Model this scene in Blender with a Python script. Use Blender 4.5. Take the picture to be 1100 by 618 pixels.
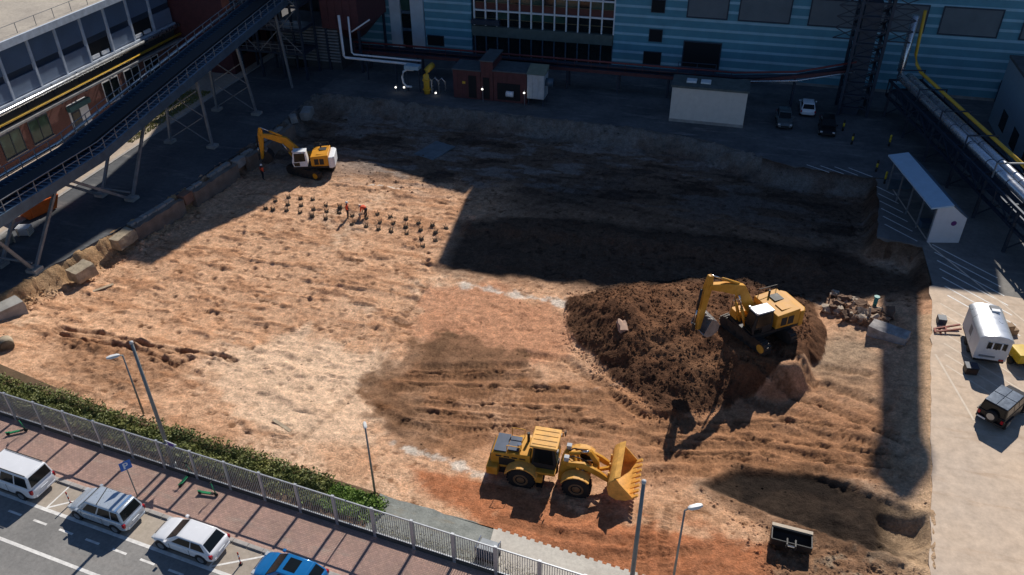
import bpy, bmesh, math, random
import numpy as np
from mathutils import Vector, Matrix
random.seed(7)
rng = np.random.RandomState(11)
for o in list(bpy.data.objects): bpy.data.objects.remove(o)
scene = bpy.context.scene
col = scene.collection
D2R = math.radians
# ------------------------------------------------------------------ camera
CAM_H, PITCH, ROLL, YAW, FPX = 38.0, D2R(34.57), D2R(-0.52), D2R(15.36), 871.0
def _yaw(v):
    c, s = math.cos(YAW), math.sin(YAW)
    return Vector((v[0]*c - v[1]*s, v[0]*s + v[1]*c, v[2]))
_cp, _sp = math.cos(PITCH), math.sin(PITCH)
_F = Vector((0, _cp, -_sp)); _U0 = Vector((0, _sp, _cp)); _R0 = Vector((1, 0, 0))
_R = math.cos(ROLL)*_R0 + math.sin(ROLL)*_U0
_U = -math.sin(ROLL)*_R0 + math.cos(ROLL)*_U0
_R, _U, _F = _yaw(_R), _yaw(_U), _yaw(_F)
cam_data = bpy.data.cameras.new('camera')
cam = bpy.data.objects.new('camera', cam_data); col.objects.link(cam)
m = Matrix.Identity(4)
for i in range(3):
    m[i][0] = _R[i]; m[i][1] = _U[i]; m[i][2] = -_F[i]
m[2][3] = CAM_H
cam.matrix_world = m
cam_data.sensor_width = 36.0; cam_data.lens = FPX/1100*36.0
cam_data.clip_start = 0.5; cam_data.clip_end = 6000
scene.camera = cam
# ------------------------------------------------------------------ sky, sun, exposure
SUN_AZ, SUN_EL = D2R(6.5), D2R(41.0)          # clockwise from +Y
world = bpy.data.worlds.new('World'); scene.world = world; world.use_nodes = True
wn = world.node_tree; bg = wn.nodes['Background']
sky = wn.nodes.new('ShaderNodeTexSky'); sky.sky_type = 'NISHITA'; sky.sun_disc = False
sky.sun_elevation = SUN_EL; sky.sun_rotation = SUN_AZ
sky.air_density = 0.8; sky.dust_density = 0.0; sky.ozone_density = 5.0; sky.altitude = 300
wn.links.new(sky.outputs[0], bg.inputs[0]); bg.inputs[1].default_value = 0.085
sl = bpy.data.lights.new('sun', 'SUN'); sl.energy = 5.0; sl.angle = D2R(0.5); sl.color = (1.0, 0.94, 0.86)
sun = bpy.data.objects.new('sun', sl); col.objects.link(sun)
sdir = Vector((math.sin(SUN_AZ)*math.cos(SUN_EL), math.cos(SUN_AZ)*math.cos(SUN_EL), math.sin(SUN_EL)))
sun.rotation_euler = sdir.to_track_quat('Z', 'Y').to_euler(); sun.location = (60, 250, 200)
scene.view_settings.view_transform = 'Standard'; scene.view_settings.look = 'None'
scene.view_settings.gamma = 1.0; scene.view_settings.exposure = 0.0
scene.render.engine = 'CYCLES'
scene.cycles.max_bounces = 6

# ------------------------------------------------------------------ measuring helpers: where a sight line meets a plane of the place
def ray(x, y): return _F + _R*((x-550)/FPX) - _U*((y-309)/FPX)
_C = Vector((0, 0, CAM_H))
def P(x, y, z=0.0):
    r = ray(x, y); return _C + r*((z-CAM_H)/r.z)
def onX(x, y, u):
    r = ray(x, y); return _C + r*(u/r.x)
def onY(x, y, v):
    r = ray(x, y); return _C + r*(v/r.y)

# ------------------------------------------------------------------ materials
MATS = {}
def mat(name, c, rough=0.7, metal=0.0, var=0.18, scale=1.5, bump=0.0, bscale=20.0, spec=0.4, fine=0.08, c2=None, emit=None, coat=0.0):
    if name in MATS: return MATS[name]
    m = bpy.data.materials.new(name); m.use_nodes = True
    nt = m.node_tree; n = nt.nodes; L = nt.links
    b = n['Principled BSDF']
    b.inputs['Roughness'].default_value = rough; b.inputs['Metallic'].default_value = metal
    b.inputs['Specular IOR Level'].default_value = spec
    if coat: b.inputs['Coat Weight'].default_value = coat; b.inputs['Coat Roughness'].default_value = 0.08
    tc = n.new('ShaderNodeTexCoord')
    if var > 0 or c2:
        nz = n.new('ShaderNodeTexNoise'); nz.inputs['Scale'].default_value = scale; nz.inputs['Detail'].default_value = 6
        nz.inputs['Roughness'].default_value = 0.65
        L.new(tc.outputs['Object'], nz.inputs['Vector'])
        cr = n.new('ShaderNodeValToRGB'); L.new(nz.outputs['Fac'], cr.inputs['Fac'])
        cr.color_ramp.elements[0].position = 0.3; cr.color_ramp.elements[1].position = 0.7
        ca = [max(0, k*(1-var)) for k in c]; cb = c2 if c2 else [min(1, k*(1+var)) for k in c]
        cr.color_ramp.elements[0].color = (*ca, 1); cr.color_ramp.elements[1].color = (*cb, 1)
        L.new(cr.outputs['Color'], b.inputs['Base Color'])
        mr = n.new('ShaderNodeMapRange'); mr.inputs['To Min'].default_value = max(0.02, rough-0.12); mr.inputs['To Max'].default_value = min(1, rough+0.12)
        L.new(nz.outputs['Fac'], mr.inputs['Value']); L.new(mr.outputs['Result'], b.inputs['Roughness'])
    else:
        b.inputs['Base Color'].default_value = (*c, 1)
    if bump > 0:
        n2 = n.new('ShaderNodeTexNoise'); n2.inputs['Scale'].default_value = bscale; n2.inputs['Detail'].default_value = 5
        L.new(tc.outputs['Object'], n2.inputs['Vector'])
        bp = n.new('ShaderNodeBump'); bp.inputs['Strength'].default_value = bump; bp.inputs['Distance'].default_value = 0.05
        L.new(n2.outputs['Fac'], bp.inputs['Height']); L.new(bp.outputs['Normal'], b.inputs['Normal'])
    if emit:
        b.inputs['Emission Color'].default_value = (*emit[0], 1); b.inputs['Emission Strength'].default_value = emit[1]
    MATS[name] = m
    return m
def vcmat(name, rough=0.92, bump=0.5, bscale=9.0, vary=0.35):
    """soil: colour attribute 'soil' times fine grain"""
    m = bpy.data.materials.new(name); m.use_nodes = True
    nt = m.node_tree; n = nt.nodes; L = nt.links; b = n['Principled BSDF']
    b.inputs['Roughness'].default_value = rough; b.inputs['Specular IOR Level'].default_value = 0.1
    at = n.new('ShaderNodeAttribute'); at.attribute_name = 'soil'
    ge = n.new('ShaderNodeNewGeometry')
    def nz_(sc, d, r):
        z = n.new('ShaderNodeTexNoise'); z.inputs['Scale'].default_value = sc; z.inputs['Detail'].default_value = d; z.inputs['Roughness'].default_value = r
        L.new(ge.outputs['Position'], z.inputs['Vector']); return z
    def rng_(z, f0, f1, t0, t1):
        q = n.new('ShaderNodeMapRange'); q.inputs['From Min'].default_value = f0; q.inputs['From Max'].default_value = f1; q.inputs['To Min'].default_value = t0; q.inputs['To Max'].default_value = t1
        L.new(z.outputs['Fac'], q.inputs['Value']); return q
    def mul(a, bb):
        q = n.new('ShaderNodeMix'); q.data_type = 'RGBA'; q.blend_type = 'MULTIPLY'; q.inputs['Factor'].default_value = 1.0
        L.new(a, q.inputs['A']); L.new(bb, q.inputs['B']); return q.outputs['Result']
    c = mul(at.outputs['Color'], rng_(nz_(1.7, 9, 0.75), 0.30, 0.70, 1-vary, 1+vary).outputs['Result'])
    c = mul(c, rng_(nz_(6.5, 5, 0.7), 0.34, 0.64, 0.72, 1.2).outputs['Result'])
    c = mul(c, rng_(nz_(3.1, 6, 0.8), 0.60, 0.66, 1.0, 0.6).outputs['Result'])
    class _O: pass
    mx = _O(); mx.outputs = {'Result': c}
    L.new(mx.outputs['Result'], b.inputs['Base Color'])
    n2 = n.new('ShaderNodeTexNoise'); n2.inputs['Scale'].default_value = bscale; n2.inputs['Detail'].default_value = 7; n2.inputs['Roughness'].default_value = 0.7
    L.new(ge.outputs['Position'], n2.inputs['Vector'])
    bp = n.new('ShaderNodeBump'); bp.inputs['Strength'].default_value = 0.9; bp.inputs['Distance'].default_value = 0.16
    L.new(n2.outputs['Fac'], bp.inputs['Height']); L.new(bp.outputs['Normal'], b.inputs['Normal'])
    return m
def groundmat(name, c1, c2, scale=0.25, fine=3.0, rough=0.9, bump=0.2, c3=None, paver=None):
    """sheets of ground: two tones blended by broad noise and speckled by fine noise, world space"""
    m = bpy.data.materials.new(name); m.use_nodes = True
    nt = m.node_tree; n = nt.nodes; L = nt.links; b = n['Principled BSDF']
    b.inputs['Roughness'].default_value = rough; b.inputs['Specular IOR Level'].default_value = 0.2
    ge = n.new('ShaderNodeNewGeometry')
    def noise(s, d=6, r=0.6, stretch=None):
        z = n.new('ShaderNodeTexNoise'); z.inputs['Scale'].default_value = s; z.inputs['Detail'].default_value = d; z.inputs['Roughness'].default_value = r
        if stretch:
            mp = n.new('ShaderNodeMapping'); mp.inputs['Scale'].default_value = stretch
            L.new(ge.outputs['Position'], mp.inputs['Vector']); L.new(mp.outputs['Vector'], z.inputs['Vector'])
        else: L.new(ge.outputs['Position'], z.inputs['Vector'])
        return z
    a = noise(scale); f = noise(fine, 8, 0.75)
    r1 = n.new('ShaderNodeMapRange'); r1.inputs['From Min'].default_value = 0.36; r1.inputs['From Max'].default_value = 0.64
    L.new(a.outputs['Fac'], r1.inputs['Value'])
    mx = n.new('ShaderNodeMix'); mx.data_type = 'RGBA'; mx.inputs['A'].default_value = (*c1, 1); mx.inputs['B'].default_value = (*c2, 1)
    L.new(r1.outputs['Result'], mx.inputs['Factor'])
    out = mx.outputs['Result']
    if c3:
        st = noise(0.5, 7, 0.7, (0.35, 1.6, 1)); r3 = n.new('ShaderNodeMapRange'); r3.inputs['From Min'].default_value = 0.55; r3.inputs['From Max'].default_value = 0.72
        L.new(st.outputs['Fac'], r3.inputs['Value'])
        m3 = n.new('ShaderNodeMix'); m3.data_type = 'RGBA'; m3.inputs['B'].default_value = (*c3, 1)
        L.new(r3.outputs['Result'], m3.inputs['Factor']); L.new(out, m3.inputs['A']); out = m3.outputs['Result']
    if paver:
        mp = n.new('ShaderNodeMapping'); mp.inputs['Rotation'].default_value = (0, 0, D2R(5.75)); L.new(ge.outputs['Position'], mp.inputs['Vector'])
        br = n.new('ShaderNodeTexBrick'); br.inputs['Scale'].default_value = 1.0; br.inputs['Brick Width'].default_value = 0.22; br.inputs['Row Height'].default_value = 0.11
        br.inputs['Mortar Size'].default_value = 0.008; br.inputs['Color1'].default_value = (1.1, 1.08, 1.05, 1); br.inputs['Color2'].default_value = (0.85, 0.85, 0.88, 1); br.inputs['Mortar'].default_value = (0.6, 0.6, 0.6, 1)
        L.new(mp.outputs['Vector'], br.inputs['Vector'])
        m4 = n.new('ShaderNodeMix'); m4.data_type = 'RGBA'; m4.blend_type = 'MULTIPLY'; m4.inputs['Factor'].default_value = 1
        L.new(out, m4.inputs['A']); L.new(br.outputs['Color'], m4.inputs['B']); out = m4.outputs['Result']
    r2 = n.new('ShaderNodeMapRange'); r2.inputs['From Min'].default_value = 0.3; r2.inputs['From Max'].default_value = 0.7
    r2.inputs['To Min'].default_value = 0.78; r2.inputs['To Max'].default_value = 1.2
    L.new(f.outputs['Fac'], r2.inputs['Value'])
    m2 = n.new('ShaderNodeMix'); m2.data_type = 'RGBA'; m2.blend_type = 'MULTIPLY'; m2.inputs['Factor'].default_value = 1
    L.new(out, m2.inputs['A']); L.new(r2.outputs['Result'], m2.inputs['B'])
    L.new(m2.outputs['Result'], b.inputs['Base Color'])
    bp = n.new('ShaderNodeBump'); bp.inputs['Strength'].default_value = bump; bp.inputs['Distance'].default_value = 0.05
    L.new(f.outputs['Fac'], bp.inputs['Height']); L.new(bp.outputs['Normal'], b.inputs['Normal'])
    MATS[name] = m
    return m
def ribmat(name, c, axis='Y', freq=8.0, rough=0.5, metal=0.0, var=0.12):
    """profiled sheet: fine ribs in relief"""
    m = mat(name, c, rough, metal, var, 0.5)
    nt = m.node_tree; n = nt.nodes; L = nt.links; b = n['Principled BSDF']
    tc = n.new('ShaderNodeTexCoord'); wv = n.new('ShaderNodeTexWave'); wv.bands_direction = axis; wv.inputs['Scale'].default_value = freq
    L.new(tc.outputs['Object'], wv.inputs['Vector'])
    bp = n.new('ShaderNodeBump'); bp.inputs['Strength'].default_value = 0.6; bp.inputs['Distance'].default_value = 0.04
    L.new(wv.outputs['Fac'], bp.inputs['Height']); L.new(bp.outputs['Normal'], b.inputs['Normal'])
    return m
def brickmat(name, c1, c2, mortar):
    m = bpy.data.materials.new(name); m.use_nodes = True
    nt = m.node_tree; n = nt.nodes; L = nt.links; b = n['Principled BSDF']; b.inputs['Roughness'].default_value = 0.85
    tc = n.new('ShaderNodeTexCoord'); mp = n.new('ShaderNodeMapping'); mp.inputs['Rotation'].default_value = (D2R(90), 0, D2R(90))
    sx = n.new('ShaderNodeSeparateXYZ'); cx = n.new('ShaderNodeCombineXYZ')
    L.new(tc.outputs['Object'], sx.inputs[0]); L.new(sx.outputs['Y'], cx.inputs['X']); L.new(sx.outputs['Z'], cx.inputs['Y'])
    br = n.new('ShaderNodeTexBrick'); br.inputs['Scale'].default_value = 1; br.inputs['Brick Width'].default_value = 0.25; br.inputs['Row Height'].default_value = 0.083; br.inputs['Mortar Size'].default_value = 0.01
    br.inputs['Color1'].default_value = (*c1, 1); br.inputs['Color2'].default_value = (*c2, 1); br.inputs['Mortar'].default_value = (*mortar, 1)
    L.new(cx.outputs[0], br.inputs['Vector']); L.new(br.outputs['Color'], b.inputs['Base Color'])
    bp = n.new('ShaderNodeBump'); bp.inputs['Strength'].default_value = 0.4; bp.inputs['Distance'].default_value = 0.02
    L.new(br.outputs['Fac'], bp.inputs['Height']); bp.invert = True; L.new(bp.outputs['Normal'], b.inputs['Normal'])
    MATS[name] = m
    return m

# ------------------------------------------------------------------ mesh builder
class MB:
    def __init__(s): s.v = []; s.f = []
    def add(s, vs, fs):
        o = len(s.v); s.v += [tuple(v) for v in vs]; s.f += [tuple(i+o for i in f) for f in fs]; return s
    def box(s, x0, x1, y0, y1, z0, z1):
        return s.add([(x0,y0,z0),(x1,y0,z0),(x1,y1,z0),(x0,y1,z0),(x0,y0,z1),(x1,y0,z1),(x1,y1,z1),(x0,y1,z1)],
                     [(3,2,1,0),(4,5,6,7),(0,1,5,4),(1,2,6,5),(2,3,7,6),(3,0,4,7)])
    def bar(s, a, b, w, h=None, up=(0,0,1)):
        """rectangular bar from a to b, w across, h along 'up'"""
        a = Vector(a); b = Vector(b); h = h or w; d = (b-a).normalized(); up = Vector(up)
        if abs(d.dot(up)) > 0.98: up = Vector((0,1,0)) if abs(d.y) < 0.9 else Vector((1,0,0))
        sd = d.cross(up).normalized(); u2 = sd.cross(d).normalized()
        q = []
        for p in (a, b):
            for i, j in ((-1,-1),(1,-1),(1,1),(-1,1)): q.append(p + sd*(i*w/2) + u2*(j*h/2))
        return s.add(q, [(0,1,2,3),(7,6,5,4),(0,4,5,1),(1,5,6,2),(2,6,7,3),(3,7,4,0)])
    def tube(s, a, b, r, seg=8, r2=None, cap=True):
        a = Vector(a); b = Vector(b); r2 = r if r2 is None else r2
        d = (b-a).normalized(); up = Vector((0,0,1)) if abs(d.z) < 0.95 else Vector((1,0,0))
        x = d.cross(up).normalized(); y = x.cross(d)
        vs = []
        for p, rr in ((a, r), (b, r2)):
            for k in range(seg):
                t = 2*math.pi*k/seg; vs.append(p + x*(math.cos(t)*rr) + y*(math.sin(t)*rr))
        fs = [(k, (k+1) % seg, seg+(k+1) % seg, seg+k) for k in range(seg)]
        if cap: fs += [tuple(range(seg-1, -1, -1)), tuple(range(seg, 2*seg))]
        return s.add(vs, fs)
    def path(s, pts, r, seg=8):
        pts = [Vector(p) for p in pts]; rings = []
        for i, p in enumerate(pts):
            d = (pts[min(i+1, len(pts)-1)] - pts[max(i-1, 0)]).normalized()
            up = Vector((0,0,1)) if abs(d.z) < 0.9 else Vector((0.3,1,0))
            x = d.cross(up).normalized(); y = x.cross(d)
            rings.append([p + x*(math.cos(2*math.pi*k/seg)*r) + y*(math.sin(2*math.pi*k/seg)*r) for k in range(seg)])
        return s.loft(rings)
    def loft(s, rings, closed=True, caps=True):
        n = len(rings[0]); o = len(s.v); vs = [v for r in rings for v in r]; fs = []
        for i in range(len(rings)-1):
            for k in range(n if closed else n-1):
                fs.append((i*n+k, i*n+(k+1) % n, (i+1)*n+(k+1) % n, (i+1)*n+k))
        if caps: fs += [tuple(range(n-1, -1, -1)), tuple((len(rings)-1)*n+k for k in range(n))]
        return s.add(vs, fs)
    def prism(s, poly, y0, y1, plane='xz'):
        """polygon in xz (extruded along y), xy (along z) or yz (along x)"""
        def pt(a, b, t): return {'xz': (a, t, b), 'xy': (a, b, t), 'yz': (t, a, b)}[plane]
        n = len(poly); vs = [pt(a, b, y0) for a, b in poly] + [pt(a, b, y1) for a, b in poly]
        fs = [tuple(range(n)), tuple(range(2*n-1, n-1, -1))] + [(k, n+k, n+(k+1) % n, (k+1) % n) for k in range(n)]
        return s.add(vs, fs)
    def lathe(s, prof, centre, axis='y', seg=20):
        cx, cy, cz = centre; rings = []
        for t, r in prof:
            ring = []
            for k in range(seg):
                a = 2*math.pi*k/seg; c, sn = math.cos(a)*r, math.sin(a)*r
                ring.append({'y': (cx+c, cy+t, cz+sn), 'z': (cx+c, cy+sn, cz+t), 'x': (cx+t, cy+c, cz+sn)}[axis])
            rings.append(ring)
        return s.loft(rings)
    def quad(s, *p): return s.add(p, [tuple(range(len(p)))])
    def xf(s, M): s.v = [tuple(M @ Vector(v)) for v in s.v]; return s
    def mesh(s, name):
        me = bpy.data.meshes.new(name); me.from_pydata(s.v, [], s.f)
        bm = bmesh.new(); bm.from_mesh(me); bmesh.ops.recalc_face_normals(bm, faces=bm.faces); bm.to_mesh(me); bm.free()
        return me
    def build(s, name, material, parent=None, smooth=False, bevel=0.0, seg=2, sub=0):
        return link(name, s.mesh(name), material, parent, smooth, bevel, seg, sub)
def link(name, me, material, parent=None, smooth=False, bevel=0.0, seg=2, sub=0):
    if material and not me.materials: me.materials.append(material)
    o = bpy.data.objects.new(name, me); col.objects.link(o)
    if parent: o.parent = parent
    if smooth: me.polygons.foreach_set('use_smooth', [True]*len(me.polygons))
    if bevel:
        b = o.modifiers.new('bevel', 'BEVEL'); b.width = bevel; b.segments = seg; b.limit_method = 'ANGLE'; b.angle_limit = D2R(35)
        me.polygons.foreach_set('use_smooth', [True]*len(me.polygons))
        w = o.modifiers.new('wn', 'WEIGHTED_NORMAL'); w.keep_sharp = False
    if sub:
        sb = o.modifiers.new('sub', 'SUBSURF'); sb.levels = sub; sb.render_levels = sub
    return o
def tag(o, label, cat=None, group=None, kind=None):
    o['label'] = label
    if cat: o['category'] = cat
    if group: o['group'] = group
    if kind: o['kind'] = kind
    return o
def thing(name, label, cat, loc=(0,0,0), rz=0.0, group=None):
    o = bpy.data.objects.new(name, None); col.objects.link(o); o.empty_display_size = 0.3
    o.location = loc; o.rotation_euler = (0, 0, rz)
    return tag(o, label, cat, group)
def struct(o, label=None):
    o['kind'] = 'structure'
    if label: o['label'] = label
    return o
def copy_tree(o, parent=None):
    c = o.copy(); col.objects.link(c); c.parent = parent
    for ch in list(o.children): copy_tree(ch, c)
    return c

# ------------------------------------------------------------------ street frame: s along the fence, t from the fence towards the site
SO = Vector((-18.12, 27.26, 0)); SA = D2R(-5.746)
SD = Vector((math.cos(SA), math.sin(SA), 0)); SN = Vector((-math.sin(SA), math.cos(SA), 0))
def S(s, t, z=0.0): return SO + SD*s + SN*t + Vector((0, 0, z))

# ================================================================== THE SETTING
_tab = rng.rand(256, 256)
def vnoise(x, y, o=0):
    x = np.asarray(x) + o*17.3; y = np.asarray(y) + o*9.7
    xi = np.floor(x).astype(int); yi = np.floor(y).astype(int); fx = x-xi; fy = y-yi
    fx = fx*fx*(3-2*fx); fy = fy*fy*(3-2*fy)
    a = _tab[xi & 255, yi & 255]; b = _tab[(xi+1) & 255, yi & 255]; c = _tab[xi & 255, (yi+1) & 255]; d = _tab[(xi+1) & 255, (yi+1) & 255]
    return (a*(1-fx)+b*fx)*(1-fy) + (c*(1-fx)+d*fx)*fy - 0.5
def fbm(x, y, n=4, o=0, g=0.5):
    r = 0; a = 1; t = 0
    for i in range(n):
        r = r + a*vnoise(np.asarray(x)*2**i, np.asarray(y)*2**i, o+i*3); t += a; a *= g
    return r/t*2
def sstep(a, b, x):
    t = np.clip((x-a)/(b-a), 0, 1); return t*t*(3-2*t)
def segdist(U, V, a, b):
    ax, ay = a[0], a[1]; dx, dy = b[0]-ax, b[1]-ay; L2 = dx*dx+dy*dy+1e-9
    t = np.clip(((U-ax)*dx+(V-ay)*dy)/L2, 0, 1)
    return np.hypot(U-ax-t*dx, V-ay-t*dy), t*math.sqrt(L2)
def inside(U, V, poly):
    r = np.zeros(U.shape, bool); n = len(poly)
    for i in range(n):
        x0, y0 = poly[i][:2]; x1, y1 = poly[(i+1) % n][:2]
        if y0 == y1: continue
        c = ((y0 > V) != (y1 > V)) & (U < (x1-x0)*(V-y0)/(y1-y0)+x0); r ^= c
    return r
def pdist(U, V, poly, closed=True):
    d = np.full(U.shape, 1e9); n = len(poly)
    for i in range(n if closed else n-1): d = np.minimum(d, segdist(U, V, poly[i], poly[(i+1) % n])[0])
    return d
PIT_L = [(-57.5, 36.0), (-54.9, 43.0), (-53.9, 46.7), (-52.7, 52.4), (-51.5, 58.0), (-51.0, 67.0), (-49.9, 74.5), (-50.0, 89.1)]
PIT_B = [(-40.0, 89.3), (-30.0, 88.6), (-18.4, 88.4), (-7.4, 87.8), (-1.0, 86.6), (7.2, 82.4), (16.3, 81.6)]
PIT_R = [(15.9, 75.0), (15.2, 69.2), (18.9, 68.4), (18.3, 58.8), (17.1, 50.4), (15.8, 40.8), (14.5, 32.2), (13.3, 25.0)]
NEAR = [tuple(S(s, 2.75)[:2]) for s in (31.6, 20, 8, 1, -10, -20, -32)]
PIT = PIT_L + PIT_B + PIT_R + NEAR
U0, U1, V0, V1, ST = -60.0, 22.0, 22.0, 92.0, 0.12
gu = np.arange(U0, U1+1e-6, ST); gv = np.arange(V0, V1+1e-6, ST)
GU, GV = np.meshgrid(gu, gv, indexing='ij')
ins = inside(GU, GV, PIT)
de = pdist(GU, GV, PIT_L+PIT_B+PIT_R, False)
dn = (GU-SO.x)*SN.x + (GV-SO.y)*SN.y                                  # metres beyond the fence
depth = 0.12 + 1.6*sstep(2.6, 17, dn)
dR = pdist(GU, GV, PIT_R[2:], False)
depth = depth*(1 - 0.82*(1-sstep(0.0, 10.0, dR))*(1-sstep(60, 66, GV)))
wob = 0.5*fbm(GU*0.5, GV*0.5, 4, 1)
ee = np.where(ins, de, -de)
width = np.where(GV > 80, 2.2, 1.0)
slope = sstep(-0.05, 1.0, (ee + wob*0.7)/width)
GZ = -0.05 - depth*slope
GZ = np.where(ee < -0.3, -0.35, GZ)
act = slope*sstep(0.0, 2.0, dn-2.6)
def pxpoly(pts, z=-1.2): return [tuple(P(x, y, z)[:2]) for x, y in pts]
def mask(pts, soft=1.0, z=-1.2, ragged=0.8, o=5, world=False):
    poly = pts if world else pxpoly(pts, z)
    i = inside(GU, GV, poly); d = pdist(GU, GV, poly); d = np.where(i, d, -d) + ragged*fbm(GU*0.7, GV*0.7, 4, o)
    return sstep(-soft/2, soft/2, d)
# broad relief
GZ += act*(0.16*fbm(GU*0.12, GV*0.12, 3, 2) + 0.10*fbm(GU*0.6, GV*0.6, 4, 3))
left_field = mask([(0,340),(130,285),(290,190),(500,190),(500,230),(440,330),(395,430),(300,500),(0,420)], 3)
streak = fbm(GU*0.35+GV*0.06, GV*1.5, 4, 8)
GZ += act*left_field*(0.10*np.clip(streak, -0.3, 1) + 0.13*sstep(0.16, 0.26, streak)*sstep(-0.1, 0.25, fbm(GU*0.9, GV*0.9, 3, 9)))
GZ += act*(0.06*fbm(GU*2.6, GV*2.6, 3, 4, 0.7) + 0.05*np.abs(fbm(GU*1.3, GV*1.3, 4, 6, 0.65)))
GZ += act*0.16*sstep(0.22, 0.42, fbm(GU*0.8, GV*1.1, 4, 27, 0.6))*fbm(GU*2.2, GV*2.2, 3, 28)
GZ += ((ee > -0.2) & (ee < 3.5))*(1-sstep(1.5, 3.5, ee))*0.42*fbm(GU*1.1, GV*1.1, 4, 26, 0.65)*(GU < 5)
# the loose dark heap worked by the big excavator
FOOT = pxpoly([(606,315),(610,350),(632,378),(655,402),(690,430),(722,447),(760,440),(800,425),(850,405),(885,385),(890,345),(880,318),(800,296),(700,296),(650,300)], -1.2)
TOP = pxpoly([(655,324),(700,310),(790,306),(855,330),(865,368),(835,388),(798,388),(770,362),(740,352),(690,352)], 0.5)
iF = inside(GU, GV, FOOT); dF = np.where(iF, pdist(GU, GV, FOOT), 0) ; dF = np.clip(dF + 0.7*fbm(GU*0.6, GV*0.6, 4, 13)*(iF), 0, None)
dT = np.where(inside(GU, GV, TOP), 0, pdist(GU, GV, TOP))
heap_t = np.where(iF, dF/(dF+dT+1e-6), 0.0)
heap = sstep(0.0, 0.12, heap_t)
d0, _ = segdist(GU, GV, (3.3, 52.6), (6.4, 49.5))
pad = 1-sstep(1.7, 3.2, d0)
GZ = GZ*(1-heap_t) + 0.6*heap_t + heap*(1-pad)*(0.5*fbm(GU*0.45, GV*0.45, 3, 14) + 0.2*fbm(GU*1.5, GV*1.5, 4, 15, 0.7))*sstep(0, 0.3, heap_t)
GZ = GZ*(1-pad) + (0.55 + 0.12*fbm(GU*1.8, GV*1.8, 3, 16)*(pad < 0.98))*pad
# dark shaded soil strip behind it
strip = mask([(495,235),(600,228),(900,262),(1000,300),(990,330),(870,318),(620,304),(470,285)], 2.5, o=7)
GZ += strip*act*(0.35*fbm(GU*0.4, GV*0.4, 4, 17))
ridge = mask([(505,228),(640,236),(760,252),(880,270),(880,285),(760,270),(640,256),(500,246)], 2, o=8); GZ += ridge*0.55
# trench with wet black soil near the concrete edge
tren = mask([(752,516),(790,497),(868,502),(915,522),(960,546),(994,562),(994,612),(955,602),(905,580),(860,562),(800,536),(775,524)], 0.7, z=-0.6, ragged=0.35, o=9)
hole = mask([(945,556),(990,566),(992,590),(965,592),(940,575)], 0.9, z=-0.6, ragged=0.3, o=9)
GZ -= tren*0.16 + hole*0.75 - tren*0.10*fbm(GU*0.8, GV*0.8, 3, 19)
rim = mask([(745,514),(790,488),(880,495),(930,515),(997,556),(1000,615),(930,604),(860,576),(770,536)], 1.0, z=-0.6, ragged=0.4, o=10)
GZ += (rim-tren).clip(0)*0.2
rub = mask([(815,560),(880,562),(950,590),(998,590),(998,640),(830,640)], 1.5, z=-0.8, o=12)
GZ += rub*0.25*fbm(GU*2.2, GV*2.2, 4, 18, 0.65)
rc = mask([(60,360),(120,365),(200,385),(205,410),(150,435),(90,425),(60,400)], 2.0, o=29)
GZ += rc*0.3*fbm(GU*1.6, GV*1.6, 4, 29, 0.7)
# small ditches of the left corner
TRM = np.zeros(GU.shape)
def groove(pts, w, dp, z=-1.4, tread=0.0, spoil=0.0):
    global GZ
    poly = [P(x, y, z) for x, y in pts]; run = 0.0
    for a, b in zip(poly, poly[1:]):
        bb = (GU > min(a.x, b.x)-2) & (GU < max(a.x, b.x)+2) & (GV > min(a.y, b.y)-2) & (GV < max(a.y, b.y)+2)
        d, s = segdist(GU[bb], GV[bb], a, b)
        d = d + (0.10 if tread else 0.35)*fbm(GU[bb]*1.6, GV[bb]*1.6, 4, 21, 0.65); amp_ = 0.75+0.9*fbm(GU[bb]*0.9, GV[bb]*0.9, 3, 23)
        k = (1-sstep(0.55*w, 1.0*w, d)) if tread else np.exp(-(d/w)**2*2)
        dz = -dp*k*np.clip(amp_, 0, 1.6) + spoil*np.exp(-((d-w*1.5)/(w*0.6))**2)
        if tread: dz += tread*np.sin((s+run)*2*math.pi/0.40)*(d < w*0.75)
        GZ[bb] += dz*np.clip(act[bb], 0, 1); TRM[bb] = np.maximum(TRM[bb], k*(1.0 if dp > 0.15 else 0.45)); run += (b-a).length
groove([(62,357),(110,362),(150,372),(200,382),(240,385),(252,392)], 0.26, 0.32, spoil=0.12)
groove([(64,362),(90,372),(140,378),(175,392),(190,400),(205,390)], 0.24, 0.28, spoil=0.1)
groove([(150,372),(185,385),(215,382)], 0.25, 0.25, spoil=0.08)
groove([(460,300),(440,330),(420,352),(400,395),(375,430),(345,465),(325,488)], 0.28, 0.12, spoil=0.06)
TRK = [[(430,400),(560,398)], [(425,413),(600,416)], [(445,430),(620,440)], [(440,446),(640,453)], [(430,459),(600,463)],
       [(690,456),(830,452),(940,482)], [(690,471),(820,474),(950,507)], [(690,490),(800,489),(935,517)], [(770,408),(860,440),(945,492)],
       [(790,400),(880,430),(955,475)], [(820,392),(905,422)], [(640,400),(690,440),(760,447)], [(560,408),(660,420),(700,446)],
       [(480,470),(430,455),(405,440)], [(560,372),(610,380),(640,405)], [(540,560),(600,575),(700,585)], [(560,590),(660,600),(760,590)], [(700,545),(690,580),(690,618)], [(720,540),(712,580),(715,618)]]
TRK += [[(455,388),(560,386)], [(470,420),(640,425)], [(640,462),(560,455),(470,468)], [(705,440),(800,462),(900,500)], [(830,400),(890,412),(950,445)], [(860,385),(930,405)], [(800,420),(880,462),(940,500)], [(600,445),(690,462),(760,500)], [(620,520),(720,505),(760,508)]]
for t in TRK:
    zz = -0.3 if t[0][1] > 530 else -1.1
    groove(t, 0.42, 0.07, zz, 0.062, 0.06)
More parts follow.
